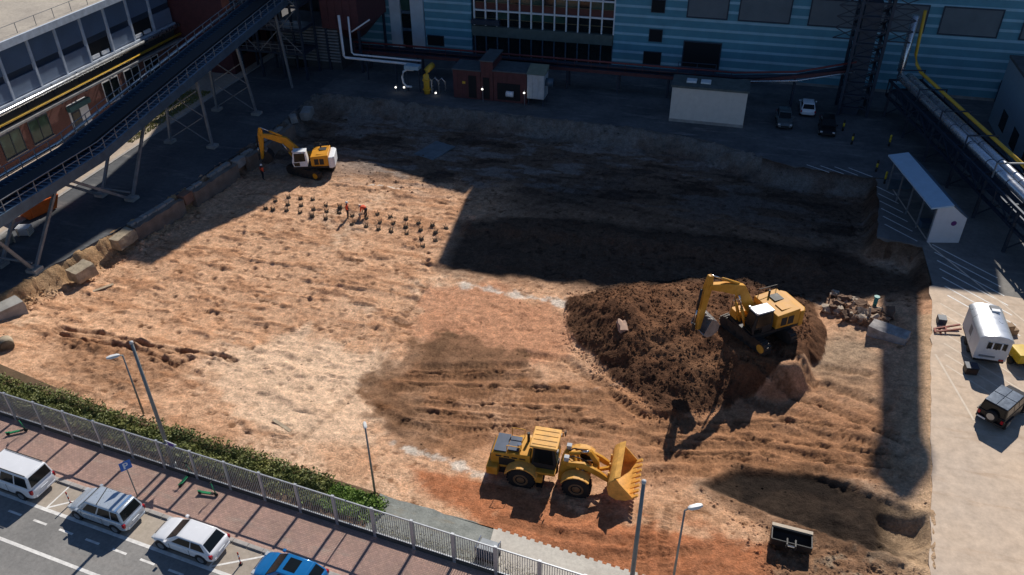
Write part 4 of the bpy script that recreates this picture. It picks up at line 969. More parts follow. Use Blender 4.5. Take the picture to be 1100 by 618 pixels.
# electric scooters
scg = mat('scooter_green', (0.03,0.30,0.12), 0.4); rub_m = mat('rubber', (0.018,0.018,0.018), 0.8, 0, 0.2)
def scooter(loc, rz, lab):
    t_ = thing('electric_scooter', lab, 'scooter', loc, rz, 'electric scooters on the sidewalk')
    MB().box(-0.42,0.42,-0.09,0.09,0.13,0.19).build('deck', rub_m, t_, bevel=0.02)
    MB().box(-0.40,0.2,-0.075,0.075,0.192,0.2).build('deck_mat', scg, t_)
    for x in (-0.5,0.55):
        w = MB().lathe([(-0.035,0.06),(-0.03,0.12),(0.03,0.12),(0.035,0.06)], (x,0,0.12), 'y', 14).build('wheel', rub_m, t_, True)
    MB().bar((-0.62,0,0.27),(-0.38,0,0.25),0.09,0.03).build('mudguard', scg, t_)
    MB().tube((0.55,0,0.16),(0.40,0,1.12),0.03,8).build('stem', scg, t_, True)
    MB().bar((0.42,0,0.17),(0.54,0,0.30),0.07).build('neck', rub_m, t_)
    MB().tube((0.40,-0.26,1.13),(0.40,0.26,1.13),0.02,8).build('handlebar', rub_m, t_)
    MB().box(0.36,0.46,-0.06,0.06,1.1,1.18).build('display', rub_m, t_)
scooter(S(-23.7,-0.95,0), 0.6, 'green scooter by the fence at the far left of the sidewalk')
scooter(S(-8.5,-0.85,0), 0.1, 'green scooter standing on the sidewalk above the white hatchback')
scooter(S(-10.5,-0.42,0), 1.5, 'green scooter leaning close to the fence beside the tall mast')

# ---------------- shrubs behind the fence
def leaf_mass(name, label, material, n, area, hmax, seed, kind='stuff', cat='shrubs', size=(0.05,0.13)):
    r = random.Random(seed); b = MB()
    while len(b.f) < n:
        s, t = area(r)
        q = S(s, t); k = 0.55 + 0.9*float(fbm(np.array(q.x*0.9), np.array(q.y*0.9), 3, 60))
        h = hmax*max(0.12, k)*r.uniform(0.25,1.0); z = h + zt(q.x, q.y)*0 - 0.02
        w = r.uniform(*size); a = r.uniform(0,6.28); e = r.uniform(-0.9,0.9)
        d = Vector((math.cos(a)*math.cos(e), math.sin(a)*math.cos(e), math.sin(e))); n_ = d.cross(Vector((r.uniform(-1,1), r.uniform(-1,1), r.uniform(0.2,1)))).normalized()
        c = Vector((q.x, q.y, z)); b.quad(c-d*w, c+n_*w*0.5, c+d*w, c-n_*w*0.5)
    return tag(b.build(name, material), label, cat, kind=kind)
gl1 = mat('shrub_leaves', (0.10,0.145,0.03), 0.6, 0, 0.4, 0.9, c2=(0.25,0.25,0.07))
gl2 = mat('bright_leaves', (0.10,0.20,0.02), 0.6, 0, 0.4, 1.2, c2=(0.20,0.30,0.05))
leaf_mass('shrub_bed', 'dense olive green shrubs along the fence', gl1, 42000, lambda r: (r.uniform(-38,-1.8), r.triangular(0.5,3.1,1.8)), 0.95, 21)
leaf_mass('grass_clump', 'bright green weeds at the right end of the shrub bed', gl2, 7000, lambda r: (r.triangular(-3.2,2.2,-0.3), r.triangular(0.5,2.7,1.9)), 0.45, 22, cat='weeds')
leaf_mass('dry_weeds', 'sparse dry weeds on the gravel at the fence foot', mat('weed_leaves', (0.16,0.14,0.05), 0.7, 0, 0.4), 1500, lambda r: (r.uniform(1.8,12), r.triangular(0.3,1.4,0.35)), 0.16, 23, cat='weeds', size=(0.015,0.05))

# ================================================================== CARS
tyre_m = mat('tyre', (0.016,0.016,0.016), 0.85, 0, 0.2); rim_m = mat('alloy', (0.35,0.36,0.37), 0.35, 0.7, 0.1)
cglass = mat('car_glass', (0.008,0.011,0.012), 0.12, 0, 0.2, 0.7, spec=0.3); redl = mat('tail_light', (0.38,0.01,0.02), 0.25, 0, 0.1); headl = mat('head_light', (0.55,0.57,0.58), 0.15, 0.2, 0.1)
trim = mat('black_trim', (0.015,0.015,0.016), 0.55, 0, 0.2)
def pane(b, c4, t=0.014):
    c4 = [Vector(p) for p in c4]; n = (c4[1]-c4[0]).cross(c4[3]-c4[0]).normalized()
    o = sum(c4, Vector())/4
    if n.dot(o-Vector((0,0,0.75))) < 0: n = -n
    b.add([p-n*0.01 for p in c4]+[p+n*t for p in c4], [(0,1,2,3),(4,5,6,7),(0,4,5,1),(1,5,6,2),(2,6,7,3),(3,7,4,0)])
    return b
def bil(c, u0, u1, v0, v1):
    A, B, Cc, Dd = [Vector(p) for p in c]
    f_ = lambda u, v: (A*(1-u)+B*u)*(1-v) + (Dd*(1-u)+Cc*u)*v
    return [f_(u0,v0), f_(u1,v0), f_(u1,v1), f_(u0,v1)]
def wheel(parent, x, y, r, w, side):
    o = MB().lathe([(-w/2,r*0.62),(-w/2,r*0.93),(-w*0.32,r),(w*0.32,r),(w/2,r*0.93),(w/2,r*0.62)], (x,y,r), 'y', 20).build('wheel', tyre_m, parent, True)
    yo = y+side*w*0.46
    MB().lathe([(-0.03,0.02),(-0.03,r*0.64),(0.03,r*0.66),(0.045,r*0.1),(0.045,0.01)] if side > 0 else [(0.03,0.02),(0.03,r*0.64),(-0.03,r*0.66),(-0.045,r*0.1),(-0.045,0.01)], (x,yo,r), 'y', 14).build('rim', rim_m, o)
def car(name, label, cat, loc, rz, L, W, belt, zr, hood, xws, xrf, xrr, xrb, paint, sides, wr=0.31, rails=False, sunroof=False, group=None, tail=None, wf=0.36, wb_=0.385, roof_m=None, detail=True):
    t_ = thing(name, label, cat, loc, rz, group)
    hl, hw = L/2, W/2; zb = 0.2; tail = tail or belt
    st = [(-hl,0.74,tail*0.70,0.36),(-hl+0.07,0.90,tail*0.94,0.27),(-hl+0.28,0.985,tail,zb),(-hl*0.55,1.0,belt+0.01,zb),(0,1.0,belt,zb),(xws-0.1,0.995,belt-0.02,zb),(xws+0.12,0.985,hood+0.03,zb),(hl-0.70,0.985,hood-0.06,zb),(hl-0.40,0.95,hood-0.14,zb),(hl-0.18,0.88,hood-0.24,zb+0.02),(hl-0.05,0.76,hood-0.36,zb+0.06),(hl,0.62,hood-0.46,zb+0.10)]
    rings = []
    for x, w, zt_, z0 in st:
        w *= hw; zm = z0+(zt_-z0)*0.55
        rings.append([(x,-w*0.86,z0),(x,-w*0.985,z0+0.13),(x,-w,zm),(x,-w*0.97,zt_-0.10),(x,-w*0.86,zt_),(x,w*0.86,zt_),(x,w*0.97,zt_-0.10),(x,w,zm),(x,w*0.985,z0+0.13),(x,w*0.86,z0)])
    MB().loft(rings).build('body', paint, t_, True, sub=2)
    wbt, wrf = hw*0.90, hw*0.74
    zb0 = belt-0.06
    g = MB(); low = [(xrb,-wbt,zb0),(xws,-wbt,zb0),(xws,wbt,zb0),(xrb,wbt,zb0)]; top = [(xrr,-wrf,zr-0.05),(xrf,-wrf,zr-0.05),(xrf,wrf,zr-0.05),(xrr,wrf,zr-0.05)]
    crown = [(xrr+0.12,-wrf*0.8,zr),(xrf-0.2,-wrf*0.8,zr),(xrf-0.2,wrf*0.8,zr),(xrr+0.12,wrf*0.8,zr)]
    g.loft([low, top, crown]); cab = g.build('cabin', roof_m or paint, t_, True, bevel=0.075, seg=3)
    pane(MB(), bil([low[1],low[2],top[2],top[1]],0.05,0.95,0.10,0.95)).build('windscreen', cglass, cab)
    pane(MB(), bil([low[3],low[0],top[0],top[3]],0.07,0.93,0.16,0.93)).build('rear_window', cglass, cab)
    for u0, u1 in sides:
        pane(MB(), bil([low[0],low[1],top[1],top[0]],u0,u1,0.12,0.90)).build('side_window', cglass, cab)
        pane(MB(), bil([low[3],low[2],top[2],top[3]],u0,u1,0.12,0.90)).build('side_window', cglass, cab)
    for sx, x in ((1, hl-L*wf/2.0), (-1, -hl+L*wb_/2.0)):
        for sd in (-1, 1):
            wheel(t_, x, sd*(hw-0.11), wr, 0.21, sd)
            MB().lathe([(-0.05,0.0),(-0.05,wr+0.06),(0.05,wr+0.06),(0.05,0.0)], (x, sd*(hw-0.045), wr+0.01), 'y', 20).build('wheel_arch', trim, t_)
    if detail:
        for sd in (-1, 1):
            MB().box(-hl+0.05, -hl+0.24, sd*hw*0.86-0.075, sd*hw*0.86+0.075, tail*0.62, tail*0.88).build('tail_light', redl, t_, bevel=0.02)
            for xs in (xws-0.35, (xws+xrb)/2-0.15): MB().box(xs-0.008, xs+0.008, sd*hw*0.992-0.006, sd*hw*0.992+0.006, 0.36, belt-0.1).build('door_seam', trim, t_)
            MB().box(hl-0.30, hl-0.10, sd*hw*0.72-0.14, sd*hw*0.72+0.14, hood-0.40, hood-0.24).build('headlight', headl, t_, bevel=0.03)
            MB().box(xws-0.32, xws-0.14, sd*(hw+0.06)-0.09, sd*(hw+0.06)+0.09, belt+0.0, belt+0.14).build('mirror', paint, t_, bevel=0.03)
            MB().box(-hl*0.45, hl*0.42, sd*(hw*0.99)-0.012, sd*(hw*0.99)+0.012, 0.30, 0.36).build('sill_trim', trim, t_)
        MB().box(-hl-0.02, -hl+0.05, -0.26, 0.26, tail*0.60, tail*0.60+0.11).build('number_plate', white_p, t_)
        MB().box(-hl-0.015, -hl+0.1, -hw*0.74, hw*0.74, 0.36, 0.50).build('rear_bumper', paint, t_, bevel=0.03)
        MB().box(hl-0.10, hl+0.005, -hw*0.5, hw*0.5, 0.36, 0.52).build('grille', trim, t_)
    if rails:
        for sd in (-1,1): MB().bar((xrr+0.15,sd*wrf*0.93,zr+0.03),(xrf-0.15,sd*wrf*0.93,zr+0.03),0.04,0.05).build('roof_rail', rim_m if rails == 2 else trim, t_)
    if sunroof: MB().box(xrf-1.0, xrf-0.28, -wrf*0.62, wrf*0.62, zr-0.01, zr+0.012).build('sunroof', cglass, t_)
    return t_
wht = mat('white_car_paint', (0.74,0.75,0.77), 0.25, 0, 0.03, 2, coat=0.6); slv = mat('silver_car_paint', (0.50,0.56,0.62), 0.28, 0.35, 0.04, 2, coat=0.6)
blu = mat('blue_car_paint', (0.01,0.16,0.42), 0.22, 0.2, 0.05, 2, coat=0.8); blk = mat('black_car_paint', (0.008,0.008,0.01), 0.35, 0, 0.1, 2, spec=0.3); grc = mat('grey_car_paint', (0.10,0.12,0.13), 0.3, 0.3, 0.05, 2, coat=0.5)
HR = SA+math.pi
vn = car('white_minibus', 'white minibus parked at the left end of the kerb', 'van', S(-20.25,-4.08,-0.096), HR, 4.95, 1.92, 1.12, 1.97, 1.05, 1.72, 0.98, -2.30, -2.42, wht, ((0.05,0.30),(0.33,0.60),(0.63,0.86)), 0.34, rails=1, tail=1.12, wf=0.38, wb_=0.42)
MB().box(0.0, 1.0, 0.72, 0.95, 1.42, 1.55).build('roof_box', slv, vn)
mp = car('silver_people_carrier', 'silver people carrier with dark roof rails behind the parking sign', 'car', S(-13.1,-4.1,-0.096), HR, 4.45, 1.82, 1.0, 1.66, 1.0, 1.32, 0.62, -1.85, -2.12, slv, ((0.06,0.24),(0.27,0.56),(0.60,0.88)), 0.32, tail=1.02)
for sd, y in ((1,0.0),(1,0.0)): pass
MB().bar((-1.62,-0.66,1.675),(-1.62,0.66,1.675),0.16,0.02).build('roof_strip', mat('blue_roof_strip', (0.12,0.22,0.40), 0.4), mp)
MB().bar((0.1,-0.62,1.668),(-0.25,0.62,1.672),0.05,0.02).build('roof_bar', trim, mp)
car('white_hatchback', 'white hatchback with black side windows parked right of the silver car', 'car', S(-7.05,-4.1,-0.096), HR, 4.35, 1.78, 0.93, 1.44, 0.92, 1.08, 0.22, -1.50, -2.02, wht, ((0.10,0.42),(0.45,0.86)), 0.33, tail=0.98)
car('blue_hatchback', 'bright blue car with dark sunroof cut off by the bottom edge', 'car', S(-0.45,-4.15,-0.096), HR, 4.1, 1.76, 0.93, 1.48, 0.94, 1.08, 0.28, -1.40, -1.92, blu, ((0.10,0.42),(0.45,0.86)), 0.31, sunroof=True, tail=0.98)
car('white_parked_car', 'white car parked behind the two dark cars below the striped hall', 'car', (9.9,98.0,0), D2R(90), 4.2, 1.76, 0.93, 1.5, 0.92, 0.92, 0.25, -1.45, -1.92, wht, ((0.10,0.42),(0.45,0.86)), 0.31, detail=True, group='cars parked below the hall')
car('grey_parked_car', 'grey car parked nose out beside the white outbuilding', 'car', (7.2,93.6,0), D2R(-88), 4.3, 1.78, 0.93, 1.5, 0.92, 0.92, 0.25, -1.45, -1.92, grc, ((0.10,0.42),(0.45,0.86)), 0.31, group='cars parked below the hall')
car('black_parked_car', 'black car parked nose out left of the lattice tower', 'car', (11.9,92.6,0), D2R(-92), 4.4, 1.8, 0.95, 1.52, 0.93, 0.95, 0.25, -1.5, -1.98, blk, ((0.10,0.42),(0.45,0.86)), 0.32, group='cars parked below the hall')
# black off-roader with spare wheel
jh = D2R(53)
jp = thing('black_off_roader', 'boxy black off-road car with a spare wheel on its tailgate', 'car', (20.95,47.0,0), jh)
MB().loft([[(x,-w,z0),(x,-w,z1-0.06),(x,-w*0.93,z1),(x,w*0.93,z1),(x,w,z1-0.06),(x,w,z0)] for x,w,z0,z1 in ((-1.95,0.84,0.5,1.08),(-1.85,0.88,0.45,1.12),(0.55,0.88,0.45,1.12),(0.75,0.84,0.45,1.10),(1.85,0.70,0.5,1.06),(1.98,0.66,0.55,0.98))]).build('body', blk, jp, bevel=0.03)
lo = [(-1.9,-0.84,1.08),(0.72,-0.84,1.08),(0.72,0.84,1.08),(-1.9,0.84,1.08)]; tp = [(-1.82,-0.74,1.80),(0.45,-0.74,1.80),(0.45,0.74,1.80),(-1.82,0.74,1.80)]
cb_ = MB().loft([lo,tp]).build('cabin', blk, jp, bevel=0.04)
top_m = mat('soft_top', (0.055,0.08,0.12), 0.32, 0.2, 0.25, 3.0)
for x0, x1 in ((-1.80,-0.62),(-0.58,0.42)):
    for y0, y1 in ((-0.73,-0.01),(0.01,0.73)): MB().box(x0,x1,y0,y1,1.79,1.835).build('roof_panel', top_m, cb_, bevel=0.02)
pane(MB(), bil([lo[3],lo[0],tp[0],tp[3]],0.08,0.92,0.2,0.9)).build('rear_window', cglass, cb_); pane(MB(), bil([lo[1],lo[2],tp[2],tp[1]],0.05,0.95,0.12,0.92)).build('windscreen', cglass, cb_)
for u0,u1 in ((0.05,0.40),(0.44,0.68),(0.71,0.95)):
    pane(MB(), bil([lo[0],lo[1],tp[1],tp[0]],u0,u1,0.2,0.9)).build('side_window', cglass, cb_); pane(MB(), bil([lo[3],lo[2],tp[2],tp[3]],u0,u1,0.2,0.9)).build('side_window', cglass, cb_)
for x in (-1.25,1.25):
    for sd in (-1,1):
        wheel(jp,x,sd*0.82,0.40,0.26,sd); MB().box(x-0.5,x+0.5,sd*0.90-0.1,sd*0.90+0.1,0.80,0.86).build('fender', trim, jp, bevel=0.02)
sp = MB().lathe([(-0.14,0.1),(-0.14,0.36),(-0.08,0.40),(0.08,0.40),(0.12,0.36)], (-2.03,-0.05,1.02), 'x', 20).build('spare_wheel', tyre_m, jp, True)
MB().lathe([(-0.02,0.02),(-0.02,0.25),(0.02,0.25)], (-2.17,-0.05,1.02), 'x', 14).build('spare_rim', rim_m, sp)
for sd in (-1,1): MB().box(-1.99,-1.93,sd*0.74-0.08,sd*0.74+0.08,0.72,0.98).build('tail_light', redl, jp)
MB().box(-2.08,-1.93,-0.84,0.84,0.5,0.66).build('rear_bumper', trim, jp, bevel=0.02)
MB().box(-2.1,-2.08,0.2,0.72,0.52,0.63).build('number_plate', white_p, jp)
MB().box(1.9,2.1,-0.75,0.75,0.5,0.66).build('front_bumper', trim, jp, bevel=0.02)

# ---------------- white site trailer and things around it
tr = thing('site_trailer', 'white site trailer with a rounded silver roof', 'trailer', (20.98,54.0,0))
tw = mat('trailer_white', (0.62,0.63,0.64), 0.5, 0, 0.08, 1.5)
MB().box(-1.08,1.08,-2.0,2.0,0.62,2.35).build('body', tw, tr, bevel=0.04)
arc = [(math.cos(t)*1.14, 2.36+math.sin(t)*0.42) for t in [math.pi*k/10 for k in range(11)]]
MB().prism(arc, -2.06, 2.06, 'xz').build('roof', mat('trailer_roof', (0.66,0.68,0.70), 0.3, 0.6, 0.1), tr, bevel=0.02)
MB().prism([(x*0.98,z-0.02) for x, z in arc], -2.075, -2.061, 'xz').build('gable', tw, tr)
MB().box(0.1,0.75,1.3,1.75,2.72,2.86).build('roof_hatch', frame_dk, tr); MB().box(0.15,0.7,1.0,1.3,2.76,2.88).build('roof_vent', white_p, tr)
w_ = MB().box(-0.45,0.8,-2.03,-2.005,1.62,2.15).build('window', cglass, tr)
for k in range(5): MB().box(-0.45+k*0.29,-0.36+k*0.29,-2.06,-2.032,1.6,2.17).build('window_bar', white_p if k % 2 else trim, w_)
MB().box(-0.75,0.3,-2.03,-2.006,0.85,1.0).build('rear_plate', steel_gr, tr)
MB().box(-1.11,-1.085,-0.5,0.4,0.75,2.2).build('door', tw, tr); MB().box(-1.125,-1.111,-0.35,0.25,1.3,2.0).build('door_window', steel_gr, tr)
MB().box(-1.0,1.0,-1.95,1.95,0.42,0.61).build('chassis', trim, tr)
for sd in (-1,1):
    for y in (-0.45,0.45): wheel_y = MB().lathe([(-0.1,0.2),(-0.1,0.32),(0.1,0.32),(0.1,0.2)], (sd*0.92,y,0.32), 'x', 16).build('wheel', tyre_m, tr, True)
for k in range(2): MB().box(-0.9+1.5*k,-0.6+1.5*k,-2.04,-1.98,0.66,0.8).build('tail_light', redl if k else white_p, tr)
tf = thing('tow_frame', 'rusty red drawbar frame lying left of the white trailer', 'drawbar', (18.75,55.5,0))
rust = mat('rusty_red', (0.26,0.08,0.055), 0.7, 0, 0.4, 3)
for a,b in (((-0.7,-0.2,0.12),(1.15,0.35,0.35)),((-0.7,0.2,0.12),(1.15,0.9,0.35)),((-0.7,-0.25,0.12),(-0.7,0.25,0.12)),((0.1,0.0,0.2),(0.1,0.5,0.2)),((-0.3,-0.3,0.05),(-0.3,0.5,0.05))): MB().bar(a,b,0.12).build('bar', rust, tf)
MB().box(-0.35,0.25,1.0,1.7,0.0,0.5).build('toolbox', frame_dk, tf)
bx = thing('black_step_box', 'low black box on the yard in front of the trailer', 'box', (19.75,51.1,0), 0.06)
MB().box(-0.4,0.4,-0.35,0.35,0,0.55).build('body', trim, bx, bevel=0.03); MB().box(-0.42,0.42,-0.37,0.37,0.555,0.6).build('lid', frame_dk, bx); MB().box(-0.36,0.36,-0.38,-0.355,0.05,0.5).build('front_panel', mat('brown_panel', (0.06,0.035,0.025), 0.7), bx)
yg = thing('yellow_compressor', 'yellow machine beside the trailer at the right edge', 'machine', (23.2,53.0,0), 0.3)
MB().box(-0.5,0.5,-0.7,0.7,0.45,1.2).build('hood', mat('machine_yellow', (0.60,0.40,0.02), 0.45), yg, bevel=0.1); MB().box(-0.45,0.45,-0.65,0.65,0.3,0.44).build('frame', trim, yg)
for sd in (-1,1): MB().lathe([(-0.09,0.12),(-0.09,0.28),(0.09,0.28),(0.09,0.12)], (sd*0.56,0,0.28), 'x', 14).build('wheel', tyre_m, yg, True)
MB().bar((0,-0.7,0.4),(0,-1.5,0.25),0.08).build('drawbar', trim, yg)
yl = thing('brown_crates', 'small brown crates behind the trailer by the pipe rack', 'crates', (23.0,56.2,0), 0.4)
for k,(x,y,z) in enumerate(((0,0,0),(0.75,0.2,0),(0.2,0.1,0.5))): MB().box(x-0.33,x+0.33,y-0.25,y+0.25,z,z+0.48).build('crate', mat('crate_wood', (0.30,0.20,0.12), 0.8, 0, 0.3), yl)

# ================================================================== EARTH-MOVING MACHINES
cat_y = mat('machine_paint', (0.66,0.285,0.02), 0.55, 0, 0.2, 1.5, 0.05, 30, spec=0.25, c2=(0.70,0.36,0.06)); lib_y = mat('orange_yellow_paint', (0.62,0.27,0.015), 0.42, 0, 0.12, 1.5)
dirt_y = mat('dusty_yellow', (0.74,0.385,0.085), 0.6, 0, 0.25, 2.5); blackm = mat('machine_black', (0.02,0.02,0.021), 0.6, 0, 0.3, 2); trackm = mat('track_steel', (0.055,0.045,0.038), 0.6, 0.3, 0.4, 3)
buck_m = mat('bucket_steel', (0.32,0.31,0.30), 0.4, 0.5, 0.35, 2.5); chrome = mat('chrome_rod', (0.6,0.6,0.6), 0.15, 0.9, 0.05)
def thick(pts, ws):
    L_, R_ = [], []
    for i, p in enumerate(pts):
        a = Vector(pts[max(i-1,0)]); b = Vector(pts[min(i+1,len(pts)-1)]); d = (b-a).normalized(); n = Vector((-d.y,d.x)); p = Vector(p)
        L_.append(tuple(p+n*ws[i]/2)); R_.append(tuple(p-n*ws[i]/2))
    return L_ + R_[::-1]
def excavator(name, label, loc, track_h, upper_h, paint, cabm, cwm, k, pose, bucket_mat, roof_mat):
    r = thing(name, label, 'excavator', loc)
    T = Matrix.Rotation(track_h,4,'Z') @ Matrix.Scale(k,4); Q = Matrix.Rotation(upper_h,4,'Z') @ Matrix.Scale(k,4)
    def tb(nm, b, m_, par=r, **kw): return b.xf(T).build(nm, m_, par, **kw)
    def ub(nm, b, m_, par=r, **kw): return b.xf(Q).build(nm, m_, par, **kw)
    def stadium(l, h, n=8): return [(l/2-h/2+math.cos(t)*h/2, h/2+math.sin(t)*h/2) for t in [-math.pi/2+math.pi*i/n for i in range(n+1)]] + [(-l/2+h/2+math.cos(t)*h/2, h/2+math.sin(t)*h/2) for t in [math.pi/2+math.pi*i/n for i in range(n+1)]]
    for sd in (-1,1):
        y = sd*1.3
        tk = tb('track', MB().prism(stadium(4.7,0.98), y-0.30, y+0.30), trackm)
        g = MB(); out = stadium(4.76,1.04,6)
        per = []
        for i in range(len(out)):
            a = Vector(out[i]); b = Vector(out[(i+1)%len(out)]); L_ = (b-a).length; n = max(1,int(L_/0.2))
            for j in range(n): per.append(a+(b-a)*j/n)
        for p in per: g.box(p.x-0.035,p.x+0.035,y-0.32,y+0.32,p.y-0.055,p.y+0.02)
        tb('track_shoes', g, trackm, tk)
        for i in range(5): tb('roller', MB().lathe([(-0.02,0.02),(-0.02,0.17),(0.02,0.17)], (-1.4+i*0.7, y+sd*0.31, 0.27), 'y', 12), blackm, tk)
        for x in (-1.86,1.86): tb('sprocket', MB().lathe([(-0.02,0.02),(-0.02,0.34),(0.02,0.34),(0.03,0.1)], (x, y+sd*0.31, 0.49), 'y', 16), paint if x < 0 else blackm, tk)
    tb('undercarriage', MB().box(-1.0,1.0,-1.0,1.0,0.42,0.85), blackm)
    ub('slew_ring', MB().lathe([(0.85,0.75),(1.08,0.75)], (0,0,0), 'z', 20), blackm)
    ub('platform', MB().box(-2.5,1.75,-1.42,1.42,1.08,1.28), blackm)
    ub('engine_cover', MB().prism([(-2.35,1.285),(-0.35,1.285),(-0.35,2.45),(-2.35,2.62)], -1.43, 1.43), paint, bevel=0.07)
    ub('tool_box', MB().box(-0.34,1.65,-1.43,-0.62,1.285,1.95), paint, bevel=0.06)
    cwp = [(-3.05,-1.1),(-2.75,-1.45),(-2.36,-1.45),(-2.36,1.45),(-2.75,1.45),(-3.05,1.1)]
    ub('counterweight', MB().prism(cwp, 1.0, 2.36, 'xy'), cwm, bevel=0.1)
    for x in (-1.0,-1.6): ub('vent_grille', MB().box(x-0.25,x+0.25,1.432,1.445,1.5,2.2), blackm)
    ub('hood_grille', MB().box(-2.0,-1.2,-0.9,-0.1,2.56,2.62), blackm); ub('hood_plate', MB().box(-2.0,-1.0,0.2,1.0,2.53,2.585), paint)
    ub('exhaust', MB().tube((-1.3,-0.95,2.5),(-1.3,-0.95,3.0),0.08,10), blackm)
    h = MB()
    for y in (-1.3,): h.bar((-2.2,y,2.5),(-2.2,y,3.05),0.04).bar((-0.6,y,2.4),(-0.6,y,3.05),0.04).bar((-2.2,y,3.05),(-0.6,y,3.05),0.04)
    h.bar((1.6,-1.35,1.95),(1.6,-1.35,2.6),0.04).bar((0.6,-1.35,1.95),(0.6,-1.35,2.6),0.04).bar((1.6,-1.35,2.6),(0.6,-1.35,2.6),0.04)
    ub('handrail', h, blackm)
    cabp = [(0.02,1.29),(1.62,1.29),(1.78,1.9),(1.55,3.05),(0.10,3.12),(-0.02,2.0)]
    cab = ub('cab', MB().prism(cabp, 0.48, 1.43), cabm, bevel=0.06)
    ub('cab_roof', MB().box(0.05,1.58,0.46,1.45,3.10,3.2), roof_mat, cab, bevel=0.04)
    ub('door_window', MB().prism([(0.2,2.0),(1.5,1.9),(1.42,2.95),(0.25,3.0)], 1.432, 1.45), cglass, cab); ub('lower_window', MB().prism([(0.9,1.4),(1.5,1.4),(1.6,1.8),(0.9,1.85)], 1.432, 1.45), cglass, cab)
    ub('inner_window', MB().prism([(0.2,2.1),(1.5,2.1),(1.42,2.95),(0.25,3.0)], 0.46, 0.478), cglass, cab)
    f = MB(); f.add([(1.70,0.55,1.5),(1.70,1.36,1.5),(1.80,1.36,1.95),(1.80,0.55,1.95)],[(0,1,2,3)]); f.add([(1.79,0.55,2.0),(1.79,1.36,2.0),(1.58,1.36,3.0),(1.58,0.55,3.0)],[(0,1,2,3)]); ub('windscreen', f, cglass, cab)
    for sd in (0.5,1.4): ub('work_lamp', MB().box(1.5,1.6,sd-0.07,sd+0.07,3.2,3.32), headl, cab)
    foot, knee, tip, wrist = pose['foot'], pose['knee'], pose['tip'], pose['wrist']
    mid1 = tuple((Vector(foot)+Vector(knee))/2+Vector((-0.06,0.06))); mid2 = tuple((Vector(knee)+Vector(tip))/2+Vector((0.04,0.1)))
    bo = ub('boom', MB().prism(thick([foot,mid1,knee,mid2,tip],[0.45,0.75,0.92,0.68,0.42]), -0.33, 0.07), paint, bevel=0.05)
    sp_ = Vector(tip); wv = Vector(wrist); d = (wv-sp_).normalized(); nb_ = Vector((-d.y,d.x))
    back = sp_-d*0.9
    st = ub('stick', MB().prism(thick([tuple(back),tip,tuple(sp_+d*1.2),wrist],[0.35,0.66,0.52,0.34]), -0.29, 0.03), paint, bevel=0.05)
    def cyl(nm, a, b, y, r_, par):
        a, b = Vector(a), Vector(b); m_ = a+(b-a)*0.58
        o = ub(nm, MB().tube((a.x,y,a.y),(m_.x,y,m_.y),r_,10), paint if par is bo else blackm, par, smooth=True)
        ub('piston_rod', MB().tube((m_.x,y,m_.y),(b.x,y,b.y),r_*0.55,8), chrome, par, smooth=True)
    kv = Vector(knee); fv = Vector(foot)
    for y in (-0.48,0.2): cyl('boom_cylinder', (fv.x+0.85,fv.y-0.35), tuple(kv+Vector((0.25,-0.25))), y, 0.12, bo)
    cyl('stick_cylinder', tuple(kv+Vector((0.2,0.55))), tuple(back), -0.13, 0.11, bo)
    out = pose['side']
    cyl('bucket_cylinder', tuple(sp_+nb_*0.48*out+d*0.2), tuple(wv-d*0.55+nb_*0.42*out), -0.13, 0.09, st)
    ub('linkage', MB().bar((wv.x-d.x*0.55+nb_.x*0.42*out,-0.13,wv.y-d.y*0.55+nb_.y*0.42*out),(wv.x+nb_.x*0.38*out+d.x*0.1,-0.13,wv.y+nb_.y*0.38*out+d.y*0.1),0.1,0.28), blackm, st)
    # bucket shell
    an = pose['bucket']; ca_, sa_ = math.cos(an), math.sin(an)
    prof = [(0.0,0.0),(0.35,0.12),(0.75,-0.05),(1.0,-0.45),(0.92,-0.9),(0.55,-1.2),(0.05,-1.32)]
    tfm = lambda p: (wv.x+ca_*p[0]-sa_*p[1], wv.y+sa_*p[0]+ca_*p[1])
    pp = [tfm(p) for p in prof]; bw = pose.get('bw',0.75)
    bk = ub('bucket', MB().prism(thick(pp,[0.1]*len(pp)), -0.13-bw, -0.13+bw), bucket_mat, bevel=0.02)
    for y in (-0.13-bw,-0.13+bw): ub('bucket_side', MB().prism(pp, y-0.025, y+0.025), bucket_mat, bk)
    for i in range(5):
        y = -0.13-bw+0.12+i*(2*bw-0.24)/4; a = tfm((0.08,-1.30)); b = tfm((-0.25,-1.33))
        ub('tooth', MB().bar((a[0],y,a[1]),(b[0],y,b[1]),0.1,0.07), buck_m, bk)
    return r
zA = 0.57
excavator('large_excavator', 'yellow tracked excavator with white cab roof digging at the dark heap', (4.92,51.06,zA), D2R(136), D2R(217), cat_y, blackm, cat_y, 1.0, dict(foot=(0.55,1.65),knee=(2.2,4.55),tip=(5.0,5.55),wrist=(5.35,1.95),bucket=D2R(-160),bw=0.85,side=1), buck_m, mat('cab_roof_white', (0.74,0.75,0.76), 0.35, 0, 0.05))
excavator('orange_excavator', 'orange yellow tracked excavator with white cab at the far shaded corner', (-42.3,71.7,zt(-42.3,71.7)+0.02), D2R(168), D2R(199), lib_y, white_p, white_p, 0.93, dict(foot=(0.55,1.65),knee=(2.5,3.95),tip=(5.1,4.75),wrist=(5.35,1.75),bucket=D2R(-150),bw=0.6,side=1), blackm, white_p)

